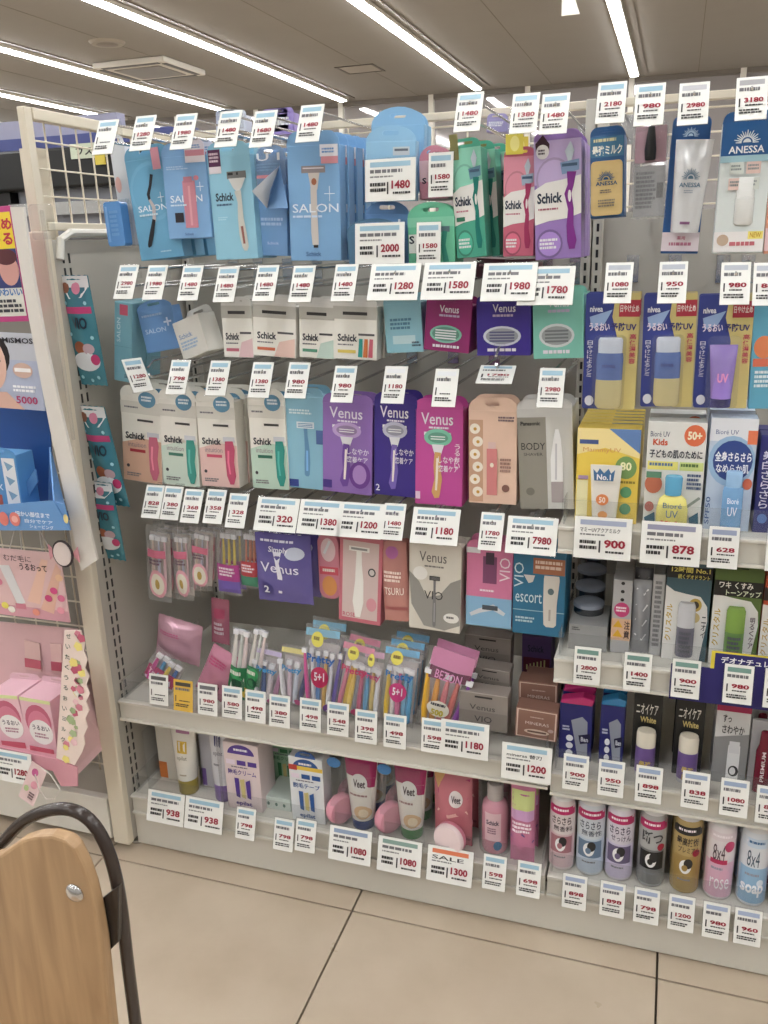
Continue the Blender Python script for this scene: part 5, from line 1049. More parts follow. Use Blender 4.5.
it = It('deodorant_pack', 'orange red deodorant pack cut off by the right edge', 'deodorant', 'O 750 60 910 60 890 348 742 345', Y=1.445, d=.03, stand=ZR4 + .001); it.carton((196, 72, 40)); it.rect(0, .12, 1, .26, (36, 24, 22)); it.poly([(0, .3), (.6, .34), (.9, .5), (.8, 1), (0, 1)], (226, 222, 214)); it.rtext('クリスタル', .04, .45, .18, .85, (196, 150, 40)); it.finish(1)
t = It('shelf_banner', 'navy shelf banner with yellow edges reading デオナチュレは12時間', 'banner', 'O 430 350 900 352 900 505 425 470', Y=YF - .0078, d=.001); t.o = t.root.location = P(*px('O', 600, 478), YF - .0078); t.root.rotation_euler = (0, 0, 0)
x0_ = P(*px('O', 426, 410), YF).x; x1_ = .42; t.root.location = ((x0_ + x1_) / 2, YF - .0078, ZR4 - .048); t.w = x1_ - x0_; t.h = .066
b = MB(); b.box(-t.w / 2, t.w / 2, 0, .0012, 0, t.h, mat((34, 28, 110), 'paper')); b.build('banner_sheet', t.root)
b = MB(); b.box(-t.w / 2 + .065, t.w / 2, 0, .0012, t.h, t.h + .032, mat((34, 28, 110), 'paper')); b.build('raised_strip', t.root); t.rect(.16, -.49, 1, -.44, (226, 206, 50)); t.rect(.16, -.49, .175, .0, (226, 206, 50)); t.text('デオナチュレは', .2, -.36, .43, -.18, (236, 236, 240), .02); t.text('12', .45, -.44, .58, -.1, (236, 220, 60), .05); t.text('時間', .6, -.38, .72, -.14, (236, 236, 240), .03); t.text('続く', .75, -.38, .85, -.14, (236, 220, 60), .03); t.finish()
GRN = (110, 150, 140)
for q, p_, o_ in (('O 133 434', '2800', 'on the middle rail under the round tins'), ('O 308 457', '1400', 'on the middle rail under the warning triangle carton'), ('O 476 482', '900', 'on the navy banner under the 12 hour deodorant'), ('O 658 502', '980', 'on the navy banner under the green deodorant'), ('O 800 520', '980', 'on the navy banner cut off by the right edge')): tag(q, p_, 'r', o_, Y=YF - .012, lean=8, peg=False, bar=GRN)


def squeeze(q, lab, capc, sheet):
    it = It('deodorant_pack', lab, 'deodorant', q, Y=1.45, d=.03, stand=ZR5 + .001); it.carton((30, 34, 112)); b = MB(); r = it.w * .3
    it.surf = None; it.poly([(.36, .3), (.7, .22), (.86, .3), (.9, 1), (.62, 1)], (146, 152, 166)); it.poly([(.6, .55), (.95, .5), (.98, .66), (.66, .7)], (20, 20, 60)); it.text('Ban', .68, .57, .9, .65, (220, 222, 230), .02); [it.ell(.22, .56 + .13 * i, .44, .67 + .13 * i, (226, 228, 236)) for i in range(3)]; it.micro(.1, .4, .34, .5, 2, (190, 195, 220))
    b.plate([(-it.w * .5, it.h), (it.w * .5, it.h), (it.w * .56, it.h * 1.10), (it.w * .2, it.h * 1.14), (-it.w * .44, it.h * 1.06)], -.006, .02, mat(capc, 'gloss')); b.build('folded_top', it.root, bevel=.003); it.finish(1, step=.045)


squeeze('O 42 500 150 500 155 672 38 662', 'navy deodorant pack with a bright pink top, first on the lower middle shelf', (196, 40, 110), 0); squeeze('O 184 505 262 505 268 694 178 686', 'navy deodorant pack with a light blue top, second on the lower middle shelf', (40, 130, 190), 0)


def white_deo(q, lab):
    it = It('deodorant_pack', lab, 'deodorant', q, Y=1.455, d=.012, stand=ZR5 + .001); it.carton((26, 25, 26)); it.text('ニオイケア', .1, .12, .85, .26, (226, 222, 214), .01); it.text('White', .25, .29, .8, .37, (214, 190, 110), .02); r = it.w * .34; H = it.h
    b = MB(); b.lathe([(r, H * .01), (r, H * .34)], mat((196, 196, 200), 'gloss'), 26, 0, -.018, 1, .8); b.build('can', it.root, smooth=True)
    b = MB(); b.lathe([(r * 1.01, H * .06), (r * 1.01, H * .40)], mat((112, 84, 150), 'card'), 26, 0, -.018, 1, .8); b.build('violet_label', it.root, smooth=True); b = MB(); b.lathe([(r * .98, H * .40), (r, H * .42), (r, H * .56), (r * .9, H * .60)], mat((222, 214, 196), 'gloss'), 26, 0, -.018, 1, .8); b.build('cap', it.root, smooth=True)
    it.surf = lambda x, z: -.018 - r * .81 * math.sqrt(max(.08, 1 - (x / (r * 1.01)) ** 2)) - .0005; it.text('最強', .3, .76, .72, .85, (206, 170, 70), .03); it.text('脇汗', .32, .86, .7, .93, (206, 170, 70), .03); it.finish(1, step=.07)


white_deo('O 298 470 396 470 394 716 292 708', 'black carded violet deodorant can, left one of two alike'); white_deo('O 446 482 546 486 540 748 436 738', 'black carded violet deodorant can, right one of two alike')
it = It('deodorant_pack', 'white and grey card with a deep pink top picturing a white roll on', 'deodorant', 'O 588 505 704 510 696 768 572 758', Y=1.45, d=.03, stand=ZR5 + .001); it.carton((206, 206, 206)); it.rect(0, 0, 1, .08, (180, 24, 80)); it.poly([(0, .42), (1, .34), (1, 1), (0, 1)], (138, 138, 140)); it.text('すっ', .2, .12, .45, .22, (60, 60, 64), .02); it.text('さわやか', .2, .25, .85, .36, (60, 60, 64), .02); it.line([(.6, .5), (.6, .6), (.6, 1)], [.34, .36, .36], (226, 226, 228), 'printed_bottle'); it.rect(.45, .45, .75, .6, (214, 214, 218), 'printed_bottle'); it.ell(.48, .76, .78, .9, (50, 50, 54)); it.ell(.52, .78, .7, .88, (226, 226, 228)); it.finish(1)
it = It('deodorant_pack', 'dark red lotion bottle on a grey card at the right end of its shelf', 'deodorant', 'O 708 560 800 565 790 770 700 765', Y=1.455, d=.01, stand=ZR5 + .001); it.carton((186, 186, 190)); r = it.w * .3; b = MB(); b.lathe([(r, .002), (r, it.h * .62), (r * .7, it.h * .72), (r * .6, it.h * .9), (r * .5, it.h * .92)], mat((120, 18, 44), 'gloss'), 24, 0, -.016, 1, .7); b.build('red_bottle', it.root, smooth=True); it.surf = lambda x, z: -.016 - r * .7 - .0005; it.rtext('PREMIUM', .42, .35, .56, .8, (226, 200, 206)); it.finish(1, step=.06)
it = It('deodorant_pack', 'magenta deodorant pack cut off by the right edge on the lower middle shelf', 'deodorant', 'O 800 600 900 600 890 790 790 785', Y=1.44, d=.03, stand=ZR5 + .001); it.carton((190, 30, 80)); it.micro(.1, .3, .9, .6, 3, (240, 220, 230)); it.finish()
for q, p_, o_ in (('Q 144 162', '900', 'on the rail under the pink topped navy pack'), ('Q 258 182', '950', 'on the rail under the light blue topped navy pack'), ('Q 379 202', '898', 'on the rail under the left violet can'), ('Q 529 222', '838', 'on the rail under the right violet can'), ('Q 654 247', '1080', 'on the rail under the white and grey roll on card'), ('Q 770 272', '898', 'on the rail under the dark red bottle')): tag(q, p_, 'r', o_, Y=YF - .008, lean=10, peg=False, bar=(150, 170, 200))


# spray cans
def can(q, lab, body, lower, band, disc, kana, kc, premium=False, flower=False):
    it = It('spray_can', lab, 'spray can', q, Y=1.418, d=.04, stand=Z6 + .001); H = it.h; r = it.w / 2
    prof = [(r * .93, .001), (r, .006), (r, H * .70), (r * .97, H * .76), (r * .86, H * .815)]
    barrel(it, prof, mat(body, 'gloss'))
    b = MB(); b.lathe([(r * .86, H * .815), (r * .80, H * .84), (r * .62, H * .9), (r * .52, H * .965), (r * .42, H)], mat((222, 222, 222), 'plastic'), 28, 0, r); b.build('spray_cap', it.root, smooth=True)
    b = MB(); b.lathe([(r * .16, -.0015), (r * .16, .002)], mat((60, 60, 64), 'plastic'), 14); o = b.build('nozzle', it.root, smooth=True); o.rotation_euler = (PI / 2, 0, 0); o.location = (0, r - r * .55, H * .93)
    it.surf0 = it.surf
    w0 = it.w; it.rect(.03, .56, .97, 1.0 - .008 / H, lower)
    it.rect(.04, .235, .96, .325, band, 'colour_band'); it.micro(.18, .262, .84, .30, 1, (240, 230, 236))
    if not flower:
        it.text(kana[0], .14, .35, .86, .44 if len(kana[0]) > 3 else .49, kc, .02)
        if len(kana) > 1: it.text(kana[1], .2, .455, .9, .52, kc, .01)
        it.rect(.1, .58, .9, .78, disc, 'disc_panel'); it.ell(.28, .6, .68, .76, (232, 232, 234), 'swirl_emblem'); it.ell(.42, .585, .72, .70, (34, 34, 38), 'swirl_emblem'); it.ell(.36, .66, .56, .73, disc, 'swirl_emblem'); it.micro(.25, .82, .8, .85, 1, (130, 130, 140))
        if premium: it.ell(.68, .48, .92, .56, (170, 20, 50))
    else:
        it.text('8x4', .22, .36, .62, .54, (90, 70, 80) if flower == 1 else (70, 90, 110), .0)
        if flower == 1: it.ell(.6, .32, .92, .44, (206, 60, 110)); it.rect(.16, .53, .72, .58, (196, 40, 90)); it.text('rose', .2, .74, .84, .86, (240, 236, 240), .0); it.ell(.5, .64, .85, .78, (226, 170, 196))
        else: it.rect(.2, .235, .8, .33, (196, 214, 232), 'colour_band'); it.micro(.24, .26, .76, .3, 1, (60, 110, 160)); it.text('soap', .1, .74, .84, .88, (240, 244, 248), .03); it.ell(.6, .68, .82, .76, (220, 232, 244))
        it.micro(.2, .62, .7, .66, 1, (150, 150, 170))
    it.finish(1, step=it.w + .006)


MG = (196, 30, 100)
can('Q 62 152 148 152 140 385 58 380', 'pinkish white spray can with a magenta band, first from the bay joint', (226, 214, 214), (214, 184, 190), MG, (172, 110, 120), ('さらさら', '無香料'), (70, 50, 60)); can('Q 150 165 244 165 236 440 146 430', 'pale blue spray can with a magenta band, second from the bay joint', (212, 220, 228), (188, 204, 222), MG, (100, 126, 156), ('さらさら', '無香性'), (70, 80, 100))
can('Q 246 180 340 182 330 470 240 458', 'lilac spray can with a magenta band, third from the bay joint', (222, 216, 228), (204, 194, 222), MG, (104, 92, 128), ('さらさら', 'せっけん'), (70, 60, 90)); can('Q 352 195 446 197 436 480 346 470', 'grey spray can reading 断つ with a black emblem panel', (176, 178, 178), (120, 122, 122), MG, (24, 24, 26), ('断つ',), (60, 62, 64), True)
can('Q 462 212 562 216 550 512 454 500', 'golden spray can with a black band', (192, 164, 104), (168, 136, 72), (24, 22, 22), (164, 132, 66), ('最高技術', 'プレミアム'), (40, 32, 24), True); can('Q 574 230 670 235 660 540 562 522', 'white and rose pink 8x4 spray can lettered rose', (230, 222, 226), (220, 172, 196), (222, 208, 214), None, (), None, flower=1)
can('Q 686 250 782 255 772 568 668 548', 'white and sky blue 8x4 spray can lettered soap', (222, 228, 234), (142, 186, 220), (206, 216, 226), None, (), None, flower=2); can('Q 792 270 890 275 880 590 780 575', 'dark pink spray can cut off by the right edge', (190, 90, 120), (150, 40, 80), (60, 30, 40), (60, 30, 40), ('断つ',), (230, 220, 225), True)
for q, p_, o_ in (('Q 140 545', '898', 'on the bottom rail under the pinkish white spray can'), ('Q 262 570', '898', 'on the bottom rail under the lilac spray can'), ('Q 372 592', '798', 'on the bottom rail under the grey spray can'), ('Q 484 616', '1200', 'on the bottom rail under the golden spray can'), ('Q 596 641', '980', 'on the bottom rail under the rose spray can'), ('Q 698 662', '960', 'on the bottom rail under the soap spray can')): tag(q, p_, 'r', o_, Y=YF - .008, lean=12, peg=False, bar=(160, 175, 205))

# ------------------------------------------------------------------ things hung on the left side panel
def sidepouch(pts, lab, X=XL + .03):
    n = [float(v) for v in pts[1].split()]; c = pts[0]; V_ = [PXX(*px(c, n[i], n[i + 1]), X) for i in (0, 2, 4, 6)]
    mid_b = (V_[2] + V_[3]) / 2; mid_t = (V_[0] + V_[1]) / 2; up = mid_t - mid_b
    it = It.__new__(It); it.h = up.length; it.w = .074; it.k = 0; it.pr = {}; it.surf = None; it.label = lab; it.d = .02
    it.root = empty('sachet', mid_b, lab, 'sachet', None, (-math.atan2(up.y, up.z), math.atan2(up.x, up.z), math.radians(-8)))
    pouch(it, mat((70, 142, 160), 'foil'), .008); it.rect(.02, .0, .98, .1, (214, 218, 220)); it.poly([(.1, .1), (.95, .1), (.7, .19), (.3, .2)], (222, 226, 228)); it.ell(.06, .05, .34, .15, (140, 84, 60)); it.ell(.42, .05, .7, .16, (214, 130, 160)); it.rect(.1, .27, .95, .33, (196, 60, 120)); it.text('VIO', .3, .36, .78, .47, (20, 40, 60), .03)
    it.ell(.2, .58, .6, .7, (160, 84, 50)); it.ell(.5, .6, .85, .7, (190, 160, 170)); it.ell(.08, .68, .95, .86, (220, 226, 230)); it.ell(.7, .7, .95, .8, (196, 50, 110)); [it.ell(u, v, u + .1, v + .035, (150, 206, 220)) for u, v in ((.1, .22), (.75, .22), (.1, .5), (.8, .53), (.2, .9), (.5, .93), (.75, .9))]; it.finish(); return it


sidepouch(('E', '236 372 330 364 410 778 306 800'), 'turquoise VIO sachet with a white cloud, upper one on the side panel'); sidepouch(('S', '340 40 445 15 548 430 440 470'), 'turquoise VIO sachet with a white cloud, lower one on the side panel'); sidepouch(('S', '372 360 470 340 530 665 428 692'), 'turquoise VIO sachet behind and below the lower one', XL + .012)
hk = empty('sachet_holder', PXX(44, 222, XL + .01), 'translucent plastic clip holder at the top corner of the side panel', 'holder')
b = MB(); b.plate(rrect(-.02, .026, -.03, .03, .006), -.012, -.004, mat((214, 212, 204), 'acrylic')); b.plate(rrect(-.004, .004, -.4, .02, .003), -.003, -.001, ACR); b.build('clip_plate', hk)

# ------------------------------------------------------------------ fixture to the left: mesh display with cardboard displays
lf = empty('mesh_display', (-1.75, 1.6, 0), 'cream wire mesh display stand left of the razor shelving', 'display stand'); L0 = Vector((-1.75, 1.6, 0))


def lp(name, fn, **k):
    b = MB(); fn(b); b.v = [(x - L0.x, y - L0.y, z - L0.z) for x, y, z in b.v]; return b.build(name, lf, **k)


lp('base_shelf', lambda b: b.box(-2.35, XL - .045, YF - .01, 1.8, .012, .12, mat((176, 170, 158), 'paint')), bevel=.003); lp('base_lip', lambda b: b.box(-2.35, XL - .045, YF - .03, YF - .011, .03, .135, WHITEP), bevel=.002)
lp('post', lambda b: b.box(XL - .085, XL - .05, 1.44, 1.475, .12, 1.5, CREAM)); lp('post', lambda b: b.box(-2.33, -2.29, 1.44, 1.475, .12, 1.5, CREAM)); lp('back_board', lambda b: b.box(-2.35, XL - .05, 1.62, 1.64, .12, 1.02, mat((140, 136, 128), 'paint')))
for k in range(1, 20): lp('wire', lambda b: b.tube([(XL - .085 - .06 * k, 1.485, .12), (XL - .085 - .06 * k, 1.485, 1.0)], .002, CREAM, 6))
for k in range(15): lp('wire', lambda b: b.tube([(-2.3, 1.481, .14 + .06 * k), (XL - .06, 1.481, .14 + .06 * k)], .002, CREAM, 6))


def dispq(c, s, Y): n = [float(v) for v in s.split()]; return [P(*px(c, n[i], n[i + 1]), Y) for i in range(0, len(n), 2)]


def board(name, lab, cat, pts3, M, th=.003, root=None, part=None):
    """thick sheet through points on one plane (constant Y)"""
    o = root or empty(name, pts3[0], lab, cat); b = MB(); r = o.location
    b.plate([(p.x - r.x, p.z - r.z) for p in pts3], pts3[0].y - r.y, pts3[0].y - r.y + th, M); return o, b.build(part or 'board', o)


# white curved header board
o_, _ = board('display_board', 'long white blank board edge of the display, curving down beside the side panel', 'display board', dispq('P', '10 207 23 207 27 235 34 280 45 340 58 400 70 450 84 508 97 560 81 571 70 520 52 440 40 378 29 320 18 256', 1.30), mat((214, 208, 200), 'paper'), .006)
it = It('poster', 'yellow and magenta poster strip at the left edge with small lettering', 'poster', 'E -140 105 38 105 110 545 -60 545', Y=1.315, d=.003); it.carton((196, 60, 130)); it.rect(.02, .05, .98, .95, (222, 220, 210)); it.rect(.02, .05, .98, .36, (240, 210, 40)); it.text('ため', .5, .1, .98, .2, (200, 40, 60), .04); it.text('うる', .5, .22, .95, .33, (200, 40, 60), .04); it.rect(.02, .36, .98, .7, (50, 60, 120)); it.ell(.55, .4, .98, .68, (206, 150, 140)); it.ell(.5, .36, .98, .5, (90, 36, 44)); it.text('かわいい', .4, .7, .98, .77, (60, 120, 190), .03); it.micro(.2, .8, .98, .93, 3, (60, 60, 70)); it.finish()
it = It('poster', 'grey poster with a dark haired woman and a small razor picture', 'poster', 'E -200 585 135 580 172 872 -160 876', Y=1.312, d=.003); it.carton((170, 180, 205)); it.rect(0, 0, 1, .35, (186, 190, 200))
it.ell(.18, -.02, .68, .62, (34, 26, 28), 'printed_hair'); it.ell(.25, .05, .63, .78, (222, 178, 160), 'printed_face'); it.poly([(.1, 1), (.25, .8), (.6, .78), (.78, 1)], (216, 172, 154), 'printed_face'); it.rect(.32, .36, .41, .385, (50, 36, 36), 'printed_face'); it.rect(.49, .36, .57, .385, (50, 36, 36), 'printed_face'); it.line([(.45, .4), (.44, .52), (.48, .54)], .012, (180, 130, 116), 'printed_face'); it.ell(.4, .61, .53, .67, (190, 70, 86), 'printed_face')
it.text('MiSMOS', .62, .06, .96, .13, (40, 40, 50), .02); it.ell(.7, .38, .92, .58, (206, 170, 156)); it.rect(.72, .45, .9, .5, (236, 232, 230)); it.micro(.68, .68, .95, .78, 2, (236, 236, 240)); it.text('5000', .7, .82, .94, .92, (190, 60, 110), .02); it.finish()
# blue tray display
t = empty('tray_display', P(20, 530, 1.28), 'blue cardboard display tray with coral dots holding a light blue carton', 'tray'); r0 = t.location


tray_root = t


def tp(nm, s, Y, col, th=.003, c='S'): return board('', '', '', dispq(c, s, Y), mat(col, 'card'), th, t, nm)[1]


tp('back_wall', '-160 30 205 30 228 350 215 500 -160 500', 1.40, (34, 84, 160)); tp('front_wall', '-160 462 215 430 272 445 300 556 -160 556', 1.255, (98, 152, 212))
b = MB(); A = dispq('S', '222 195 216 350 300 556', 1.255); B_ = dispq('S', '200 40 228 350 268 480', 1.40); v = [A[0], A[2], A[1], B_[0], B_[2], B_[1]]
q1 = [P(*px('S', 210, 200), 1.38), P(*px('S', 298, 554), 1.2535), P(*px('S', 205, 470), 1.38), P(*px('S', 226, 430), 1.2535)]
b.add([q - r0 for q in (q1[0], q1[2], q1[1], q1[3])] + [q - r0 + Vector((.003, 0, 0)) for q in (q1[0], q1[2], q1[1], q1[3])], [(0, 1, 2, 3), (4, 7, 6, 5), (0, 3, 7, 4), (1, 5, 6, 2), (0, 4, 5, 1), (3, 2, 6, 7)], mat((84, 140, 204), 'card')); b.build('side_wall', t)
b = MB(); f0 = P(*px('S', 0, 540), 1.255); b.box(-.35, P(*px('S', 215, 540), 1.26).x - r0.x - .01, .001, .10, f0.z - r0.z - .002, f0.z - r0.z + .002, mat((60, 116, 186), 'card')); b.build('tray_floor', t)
tp('divider', '100 370 150 295 160 350 90 460', 1.33, (84, 140, 200))
ft = It.__new__(It); qd = dispq('S', '-160 450 290 450 290 556 -160 556', 1.2545); ft.w = qd[1].x - qd[0].x; ft.h = qd[0].z - qd[3].z; ft.k = 1; ft.pr = {}; ft.surf = None; ft.root = t
off = Vector(((qd[0].x + qd[1].x) / 2, 1.2545, (qd[2].z + qd[3].z) / 2)) - r0
ft.text('細かい部位まで', .5, .22, .82, .42, (226, 236, 246), .02); ft.text('自分でケア', .58, .5, .84, .65, (226, 236, 246), .01); ft.text('シェービング', .62, .7, .84, .84, (226, 236, 246), .01); ft.ell(.44, .28, .54, .82, (226, 120, 110)); ft.ell(.34, .3, .43, .84, (226, 120, 110)); ft.ell(.46, .42, .52, .68, (236, 170, 160)); ft.ell(.945, .2, .99, .55, (226, 206, 130))
for nme, bb in ft.pr.items(): o = bb.build(nme.split('#')[0], t); o.location = off
it = It('razor_box', 'light blue carton with an arched top and pictured steps, standing in the blue tray', 'razor box', 'S -60 240 50 225 106 452 -40 470', Y=1.31, d=.05); it.carton((82, 146, 204)); it.tab((82, 146, 204), .014, arch=True); it.rect(.55, .06, .95, .92, (222, 224, 226)); [it.poly([(.62, .12 + .27 * i), (.9, .2 + .27 * i), (.7, .3 + .27 * i)], (120, 160, 190)) for i in range(3)]; it.rect(.2, .75, .4, .98, (170, 80, 70)); it.text('FEX', .1, .55, .48, .66, (220, 232, 242)); it.finish()
# pink poster
it = It('poster', 'pink poster of bare legs and a hand cream tube with brush lettering', 'poster', 'S -160 632 222 636 326 940 -160 905', Y=1.33, d=.003); it.w *= 1.0; it.carton((224, 184, 184)); it.rect(0, .84, 1, 1, (212, 150, 164)); it.poly([(.62, .75), (.82, .1), (.88, .12), (.74, .78)], (232, 186, 164), 'printed_legs'); it.poly([(.74, .85), (.95, .15), (.99, .25), (.86, .9)], (226, 176, 154), 'printed_legs')
it.poly([(.4, .25), (.5, .24), (.6, .78), (.52, .82)], (216, 214, 216), 'printed_tube'); it.rect(.5, .8, .6, .88, (206, 120, 140), 'printed_tube'); it.text('むだ毛に', .46, .08, .72, .17, (60, 30, 36), .0); it.text('うるおって', .6, .19, .86, .29, (50, 24, 30), .02); [it.ell(u, v, u + .07, v + .1, c) for u, v, c in ((.34, .45, (226, 120, 150)), (.36, .8, (240, 226, 90)), (.42, .85, (236, 232, 220)), (.86, .5, (214, 70, 130)), (.92, .6, (226, 110, 150)), (.8, .62, (205, 60, 120)), (.93, .3, (236, 190, 150)), (.9, .78, (236, 150, 170)), (.66, .85, (232, 140, 120)))]; it.finish()
t = empty('round_card', P(*px('S', 270, 655), 1.29), 'oval white card with a dark rim and pink bows hanging over the poster corner', 'card'); r0 = t.location
b = MB(); b.plate([(.024 * math.cos(a), .028 * math.sin(a)) for a in [2 * PI * k / 20 for k in range(20)]], -.002, 0, mat((60, 50, 54), 'paper')); b.build('rim', t); b = MB(); b.plate([(.020 * math.cos(a), .024 * math.sin(a)) for a in [2 * PI * k / 20 for k in range(20)]], -.004, -.0025, mat((222, 206, 200), 'paper')); b.build('face', t)
for s_ in (-1, 1):
    b = MB(); b.plate([(s_ * .02, 0), (s_ * .034, .016), (s_ * .034, -.016)], .0005, .003, mat((222, 150, 160), 'paper')); b.build('bow', t)
for i, (x0, x1) in enumerate(((60, 40), (85, 92), (168, 180), (172, 215))):
    a = P(*px('S', x0, 560), 1.34); c = P(*px('S', x1, 640), 1.34); b = MB(); b.tube([Vector((0, 0, 0)), c - a], .0012, mat((210, 206, 200), 'plastic'), 6); o = b.build('hanging_cord', tray_root); o.location = a - tray_root.location
# pink display with boxes
t = empty('box_display', P(*px('T', 100, 770), 1.26), 'pink cardboard display with a scalloped flower strip on its side', 'display'); r0 = t.location


def pp(nm, s, Y, col, th=.003): return board('', '', '', dispq('T', s, Y), mat(col, 'card'), th, t, nm)[1]


pp('back_wall', '-150 165 330 210 345 520 -150 520', 1.40, (216, 176, 178)); sw = MB(); P4 = [P(*px('T', 330, 212), 1.41), P(*px('T', 385, 400), 1.41), P(*px('T', 462, 690), 1.40), P(*px('T', 306, 850), 1.262), P(*px('T', 270, 470), 1.262)]
sw.add([q - r0 for q in P4] + [q - r0 + Vector((.004, .001, 0)) for q in P4], [(0, 4, 3, 2, 1), (5, 6, 7, 8, 9)] + [(i, (i + 1) % 5, 5 + (i + 1) % 5, 5 + i) for i in range(5)], mat((218, 176, 178), 'card')); sw.build('side_wall', t)
sc = []; base = [(275, 215), (345, 215)] + [(345 + (34 if k % 2 else 22) * math.sin(PI * (k + 1) / 16) + 4 * (k % 2), 232 + k * 36) for k in range(15)] + [(318, 790), (240, 760)]
o = pp('flower_strip', ' '.join('%f %f' % p for p in base), 1.245, (236, 216, 206), .002)
fb = MB(); random.seed(3)
for k in range(34):
    v = random.random(); x = 262 + v * -25 + random.uniform(52, 95) * (1 if v < .8 else .8); y = 225 + v * 545; c = P(*px('T', x, y), 1.2445) - r0; rr = random.uniform(.004, .009); col = random.choice([(222, 130, 150), (236, 190, 196), (206, 90, 120), (240, 222, 120), (160, 180, 130), (236, 230, 220)]); M = mat(col, 'print')
    n = 10; fb.add([(c.x, c.y - .0002 * (k % 5), c.z)] + [(c.x + rr * (1 + .25 * (i % 2)) * math.cos(2 * PI * i / n), c.y - .0002 * (k % 5), c.z + rr * (1 + .25 * (i % 2)) * math.sin(2 * PI * i / n)) for i in range(n)], [(0, 1 + i, 1 + (i + 1) % n) for i in range(n)], M)
fb.build('printed_flower', t, kind='stuff')
for i, ch in enumerate('ぜいたくうるおいミルク'):
    vs, fs = textmesh(ch, .01); y = 240 + i * 44; x = 292 - i * 2.4; c = P(*px('T', x, y), 1.2435) - r0; s_ = .0105; mb = MB(); mb.add([(c.x - s_ / 2 + a * s_, c.y, c.z - s_ / 2 + bb * s_) for a, bb in vs], fs, mat((50, 80, 60), 'print')); mb.build('printed_letter', t)
pp('front_wall', '-150 680 240 765 330 800 330 880 260 880 225 815 -150 740', 1.25, (216, 150, 164)); fl = MB(); zf = P(*px('T', 100, 752), 1.25).z - r0.z; fl.box(-.35, P(*px('T', 250, 770), 1.26).x - r0.x, 0, .14, zf - .004, zf, mat((200, 140, 150), 'card')); fl.build('tray_floor', t)
for q, l_ in (('T 105 255 170 270 180 390 112 380', 'left'), ('T 215 270 262 275 268 400 225 395', 'right')):
    n = dispq('T', ' '.join(q.split()[1:]), 1.398); b = MB(); b.plate([(p.x - r0.x, p.z - r0.z) for p in n], 1.3965 - r0.y, 1.398 - r0.y, mat((222, 186, 180), 'print')); k_ = [n[0] * .4 + n[3] * .6, n[1] * .4 + n[2] * .6, n[1] * .1 + n[2] * .9, n[0] * .1 + n[3] * .9]; b.plate([(p.x - r0.x, p.z - r0.z) for p in k_], 1.3945 - r0.y, 1.396 - r0.y, mat((196, 90, 110), 'print')); b.build('printed_box_picture', t)
for q, l_ in (('T -60 470 75 510 130 735 0 705', 'left'), ('T 78 515 215 500 240 758 128 735', 'right')):
    it = It('cream_box', 'pink box with a white oval and brush lettering, %s one in the pink display' % l_, 'cream box', q, Y=1.275, d=.08); it.carton((226, 180, 192)); it.tab((226, 186, 196), .014, y=.07); it.rect(0, .0, 1, .06, (210, 220, 150)); it.ell(.1, .1, .95, .7, (196, 90, 120)); it.ell(.16, .2, .92, .8, (214, 120, 146)); it.ell(.18, .36, .96, .8, (232, 228, 226)); it.text('うるおい', .3, .46, .86, .55, (60, 50, 70), .02); it.micro(.35, .6, .8, .7, 2, (170, 120, 140)); it.rect(.1, .86, .9, .97, (206, 90, 110)); it.finish(0)
tag('T 62 865', '1280', 'b', 'on the front of the pink display, bottom left', Y=1.235, lean=8, peg=False)
it = It('hang_label', 'small pink flowered label on a loose white cord under the pink display', 'label', 'T 132 785 205 805 140 960 80 930', Y=1.225, d=.001); b = MB(); b.box(-it.w / 2, it.w / 2, 0, .001, 0, it.h, mat((226, 196, 196), 'paper')); b.build('paper', it.root); it.ell(.2, .1, .6, .3, (206, 90, 150)); it.ell(.4, .4, .8, .6, (226, 150, 170)); it.ell(.1, .6, .4, .75, (170, 190, 130)); it.micro(.5, .7, .9, .9, 3, (90, 60, 70)); it.finish()
a = [P(*px('T', x, y), 1.22) for x, y in ((175, 800), (215, 830), (255, 890), (235, 935), (195, 935), (165, 890), (150, 830))]; b = MB(); b.tube([p - a[0] for p in a], .0013, mat((214, 206, 200), 'plastic'), 6); o = b.build('loop_cord', None, smooth=True); o.location = a[0]; o['label'] = 'loop of white cord dangling under the pink display'; o['category'] = 'cord'

# ------------------------------------------------------------------ shelves seen far behind the mesh
Yb = 2.9
t = empty('far_cabinet', P(60, 240, Yb), 'black topped grey display cabinet seen through the mesh side frame', 'cabinet'); r0 = t.location


def fp(nm, x0, y0, x1, y1, dy, M, d=.1, b_=0):
    a = P(x0, y0, Yb); c = P(x1, y1, Yb); b = MB(); b.box(a.x - r0.x, c.x - r0.x, dy, dy + d, c.z - r0.z, a.z - r0.z, M); return b.build(nm, t, bevel=b_)


fp('black_canopy', -60, 158, 190, 182, -.05, DARK, .5, .01); fp('black_canopy', -60, 182, 20, 240, -.02, DARK, .4); fp('grey_panel', 14, 184, 190, 236, 0, mat((140, 142, 150), 'foil'), .3, .02); fp('chrome_rail', 14, 205, 190, 209, -.03, CHROME, .02); fp('lower_body', -60, 240, 190, 700, .02, mat((120, 116, 110), 'paint'), .4)
fp('header_board', -60, 146, 190, 158, -.02, mat((64, 74, 140), 'card'), .1); fp('header_card', -60, 128, 120, 146, 0, mat((150, 150, 176), 'card'), .05)
t = empty('sign_board', P(88, 152, 2.84), 'small pale green sign with dark lettering on the far black cabinet', 'sign'); b = MB(); b.box(-.075, .075, 0, .006, -.02, .03, mat((196, 206, 180), 'card')); b.build('board', t); vs, fs = textmesh('ブス', .03); b = MB(); b.add([(-.05 + .07 * a, -.001, -.01 + .03 * c) for a, c in vs], fs, mat((30, 30, 30), 'print')); b.build('lettering', t)
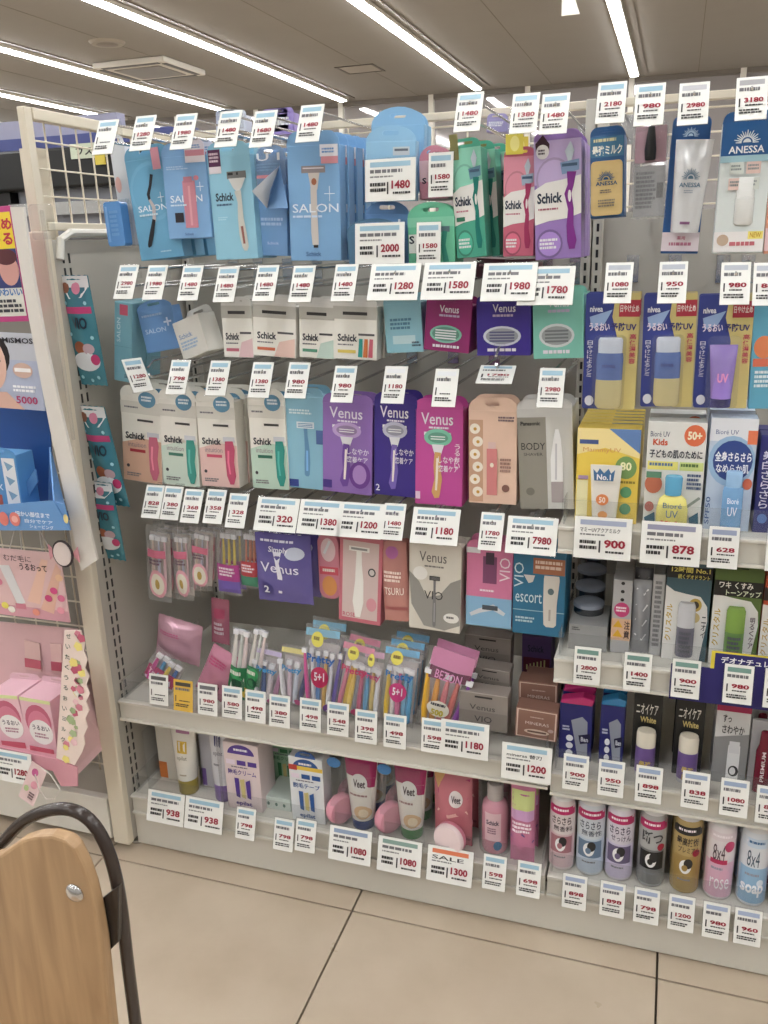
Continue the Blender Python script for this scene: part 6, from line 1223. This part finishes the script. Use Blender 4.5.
b = MB(); b.box(.03, .07, -.006, 0, -.045, -.012, mat((214, 190, 60), 'card')); b.build('yellow_tab', t)
t = empty('paper_note', P(29, 172, 2.83), 'white curled paper note pinned to the far cabinet at the left', 'note'); b = MB(); b.box(-.03, .03, 0, .003, -.06, .05, mat((206, 204, 200), 'paper')); b.build('paper', t)

# ------------------------------------------------------------------ chair in the foreground
YC = .53
ch = empty('chair', P(75, 1024, YC), 'light wood chair back with a bolt and dark bent metal frame, lower left', 'chair'); ch.location.z = 0; r0 = ch.location
out = dispq('U', '-200 330 -130 270 -60 238 0 222 60 180 100 168 150 165 190 178 220 205 245 255 268 320 284 390 300 480 326 720 355 960 -150 960', YC)
b = MB(); b.plate([(p.x - r0.x, p.z - r0.z) for p in out], 0, .014, WOOD); o = b.build('wooden_back', ch, bevel=.003)
tp_ = dispq('U', '-260 420 -120 290 0 195 60 125 130 90 200 82 260 108 305 170 338 260 360 380 372 500 400 720 430 960', YC + .03)
e = tp_[-1].copy(); e.z = .006; e.x += .03; s0 = tp_[0].copy(); s0.z = .006; s0.x -= .03
# smooth the frame
pts = [p - r0 for p in tp_]
for _ in range(2): pts = [pts[0]] + [q for a, c in zip(pts, pts[1:]) for q in (a * .75 + c * .25, a * .25 + c * .75)] + [pts[-1]]
b = MB(); b.tube([s0 - r0] + pts + [e - r0], .0062, mat((58, 48, 44), 'gloss'), 14); b.build('tube_frame', ch, smooth=True)
bq = dispq('U', '286 365 345 318 345 485 318 512', YC + .012); b = MB(); b.plate([(p.x - r0.x, p.z - r0.z) for p in bq], .0145, .020, mat((44, 38, 36), 'gloss')); b.build('bracket', ch, bevel=.001)
c = P(*px('U', 222, 332), YC) - r0; b = MB(); b.lathe([(.0095, 0), (.0095, .001), (.0078, .003), (.004, .0045), (.001, .005)], CHROME, 24); o = b.build('bolt', ch, smooth=True); o.rotation_euler = (PI / 2, 0, 0); o.location = (c.x, -.0003, c.z)
sx0 = pts[0].x + .02; sx1 = pts[-1].x
b = MB(); b.box(sx0, sx1 - .01, -.36, .02, .43, .45, WOOD); b.build('seat', ch, bevel=.006)
for xx in (sx0 + .03, sx1 - .04):
    b = MB(); b.tube([(xx, -.33, .43), (xx, -.35, .004)], .009, mat((58, 48, 44), 'gloss'), 12); b.build('leg', ch, smooth=True)
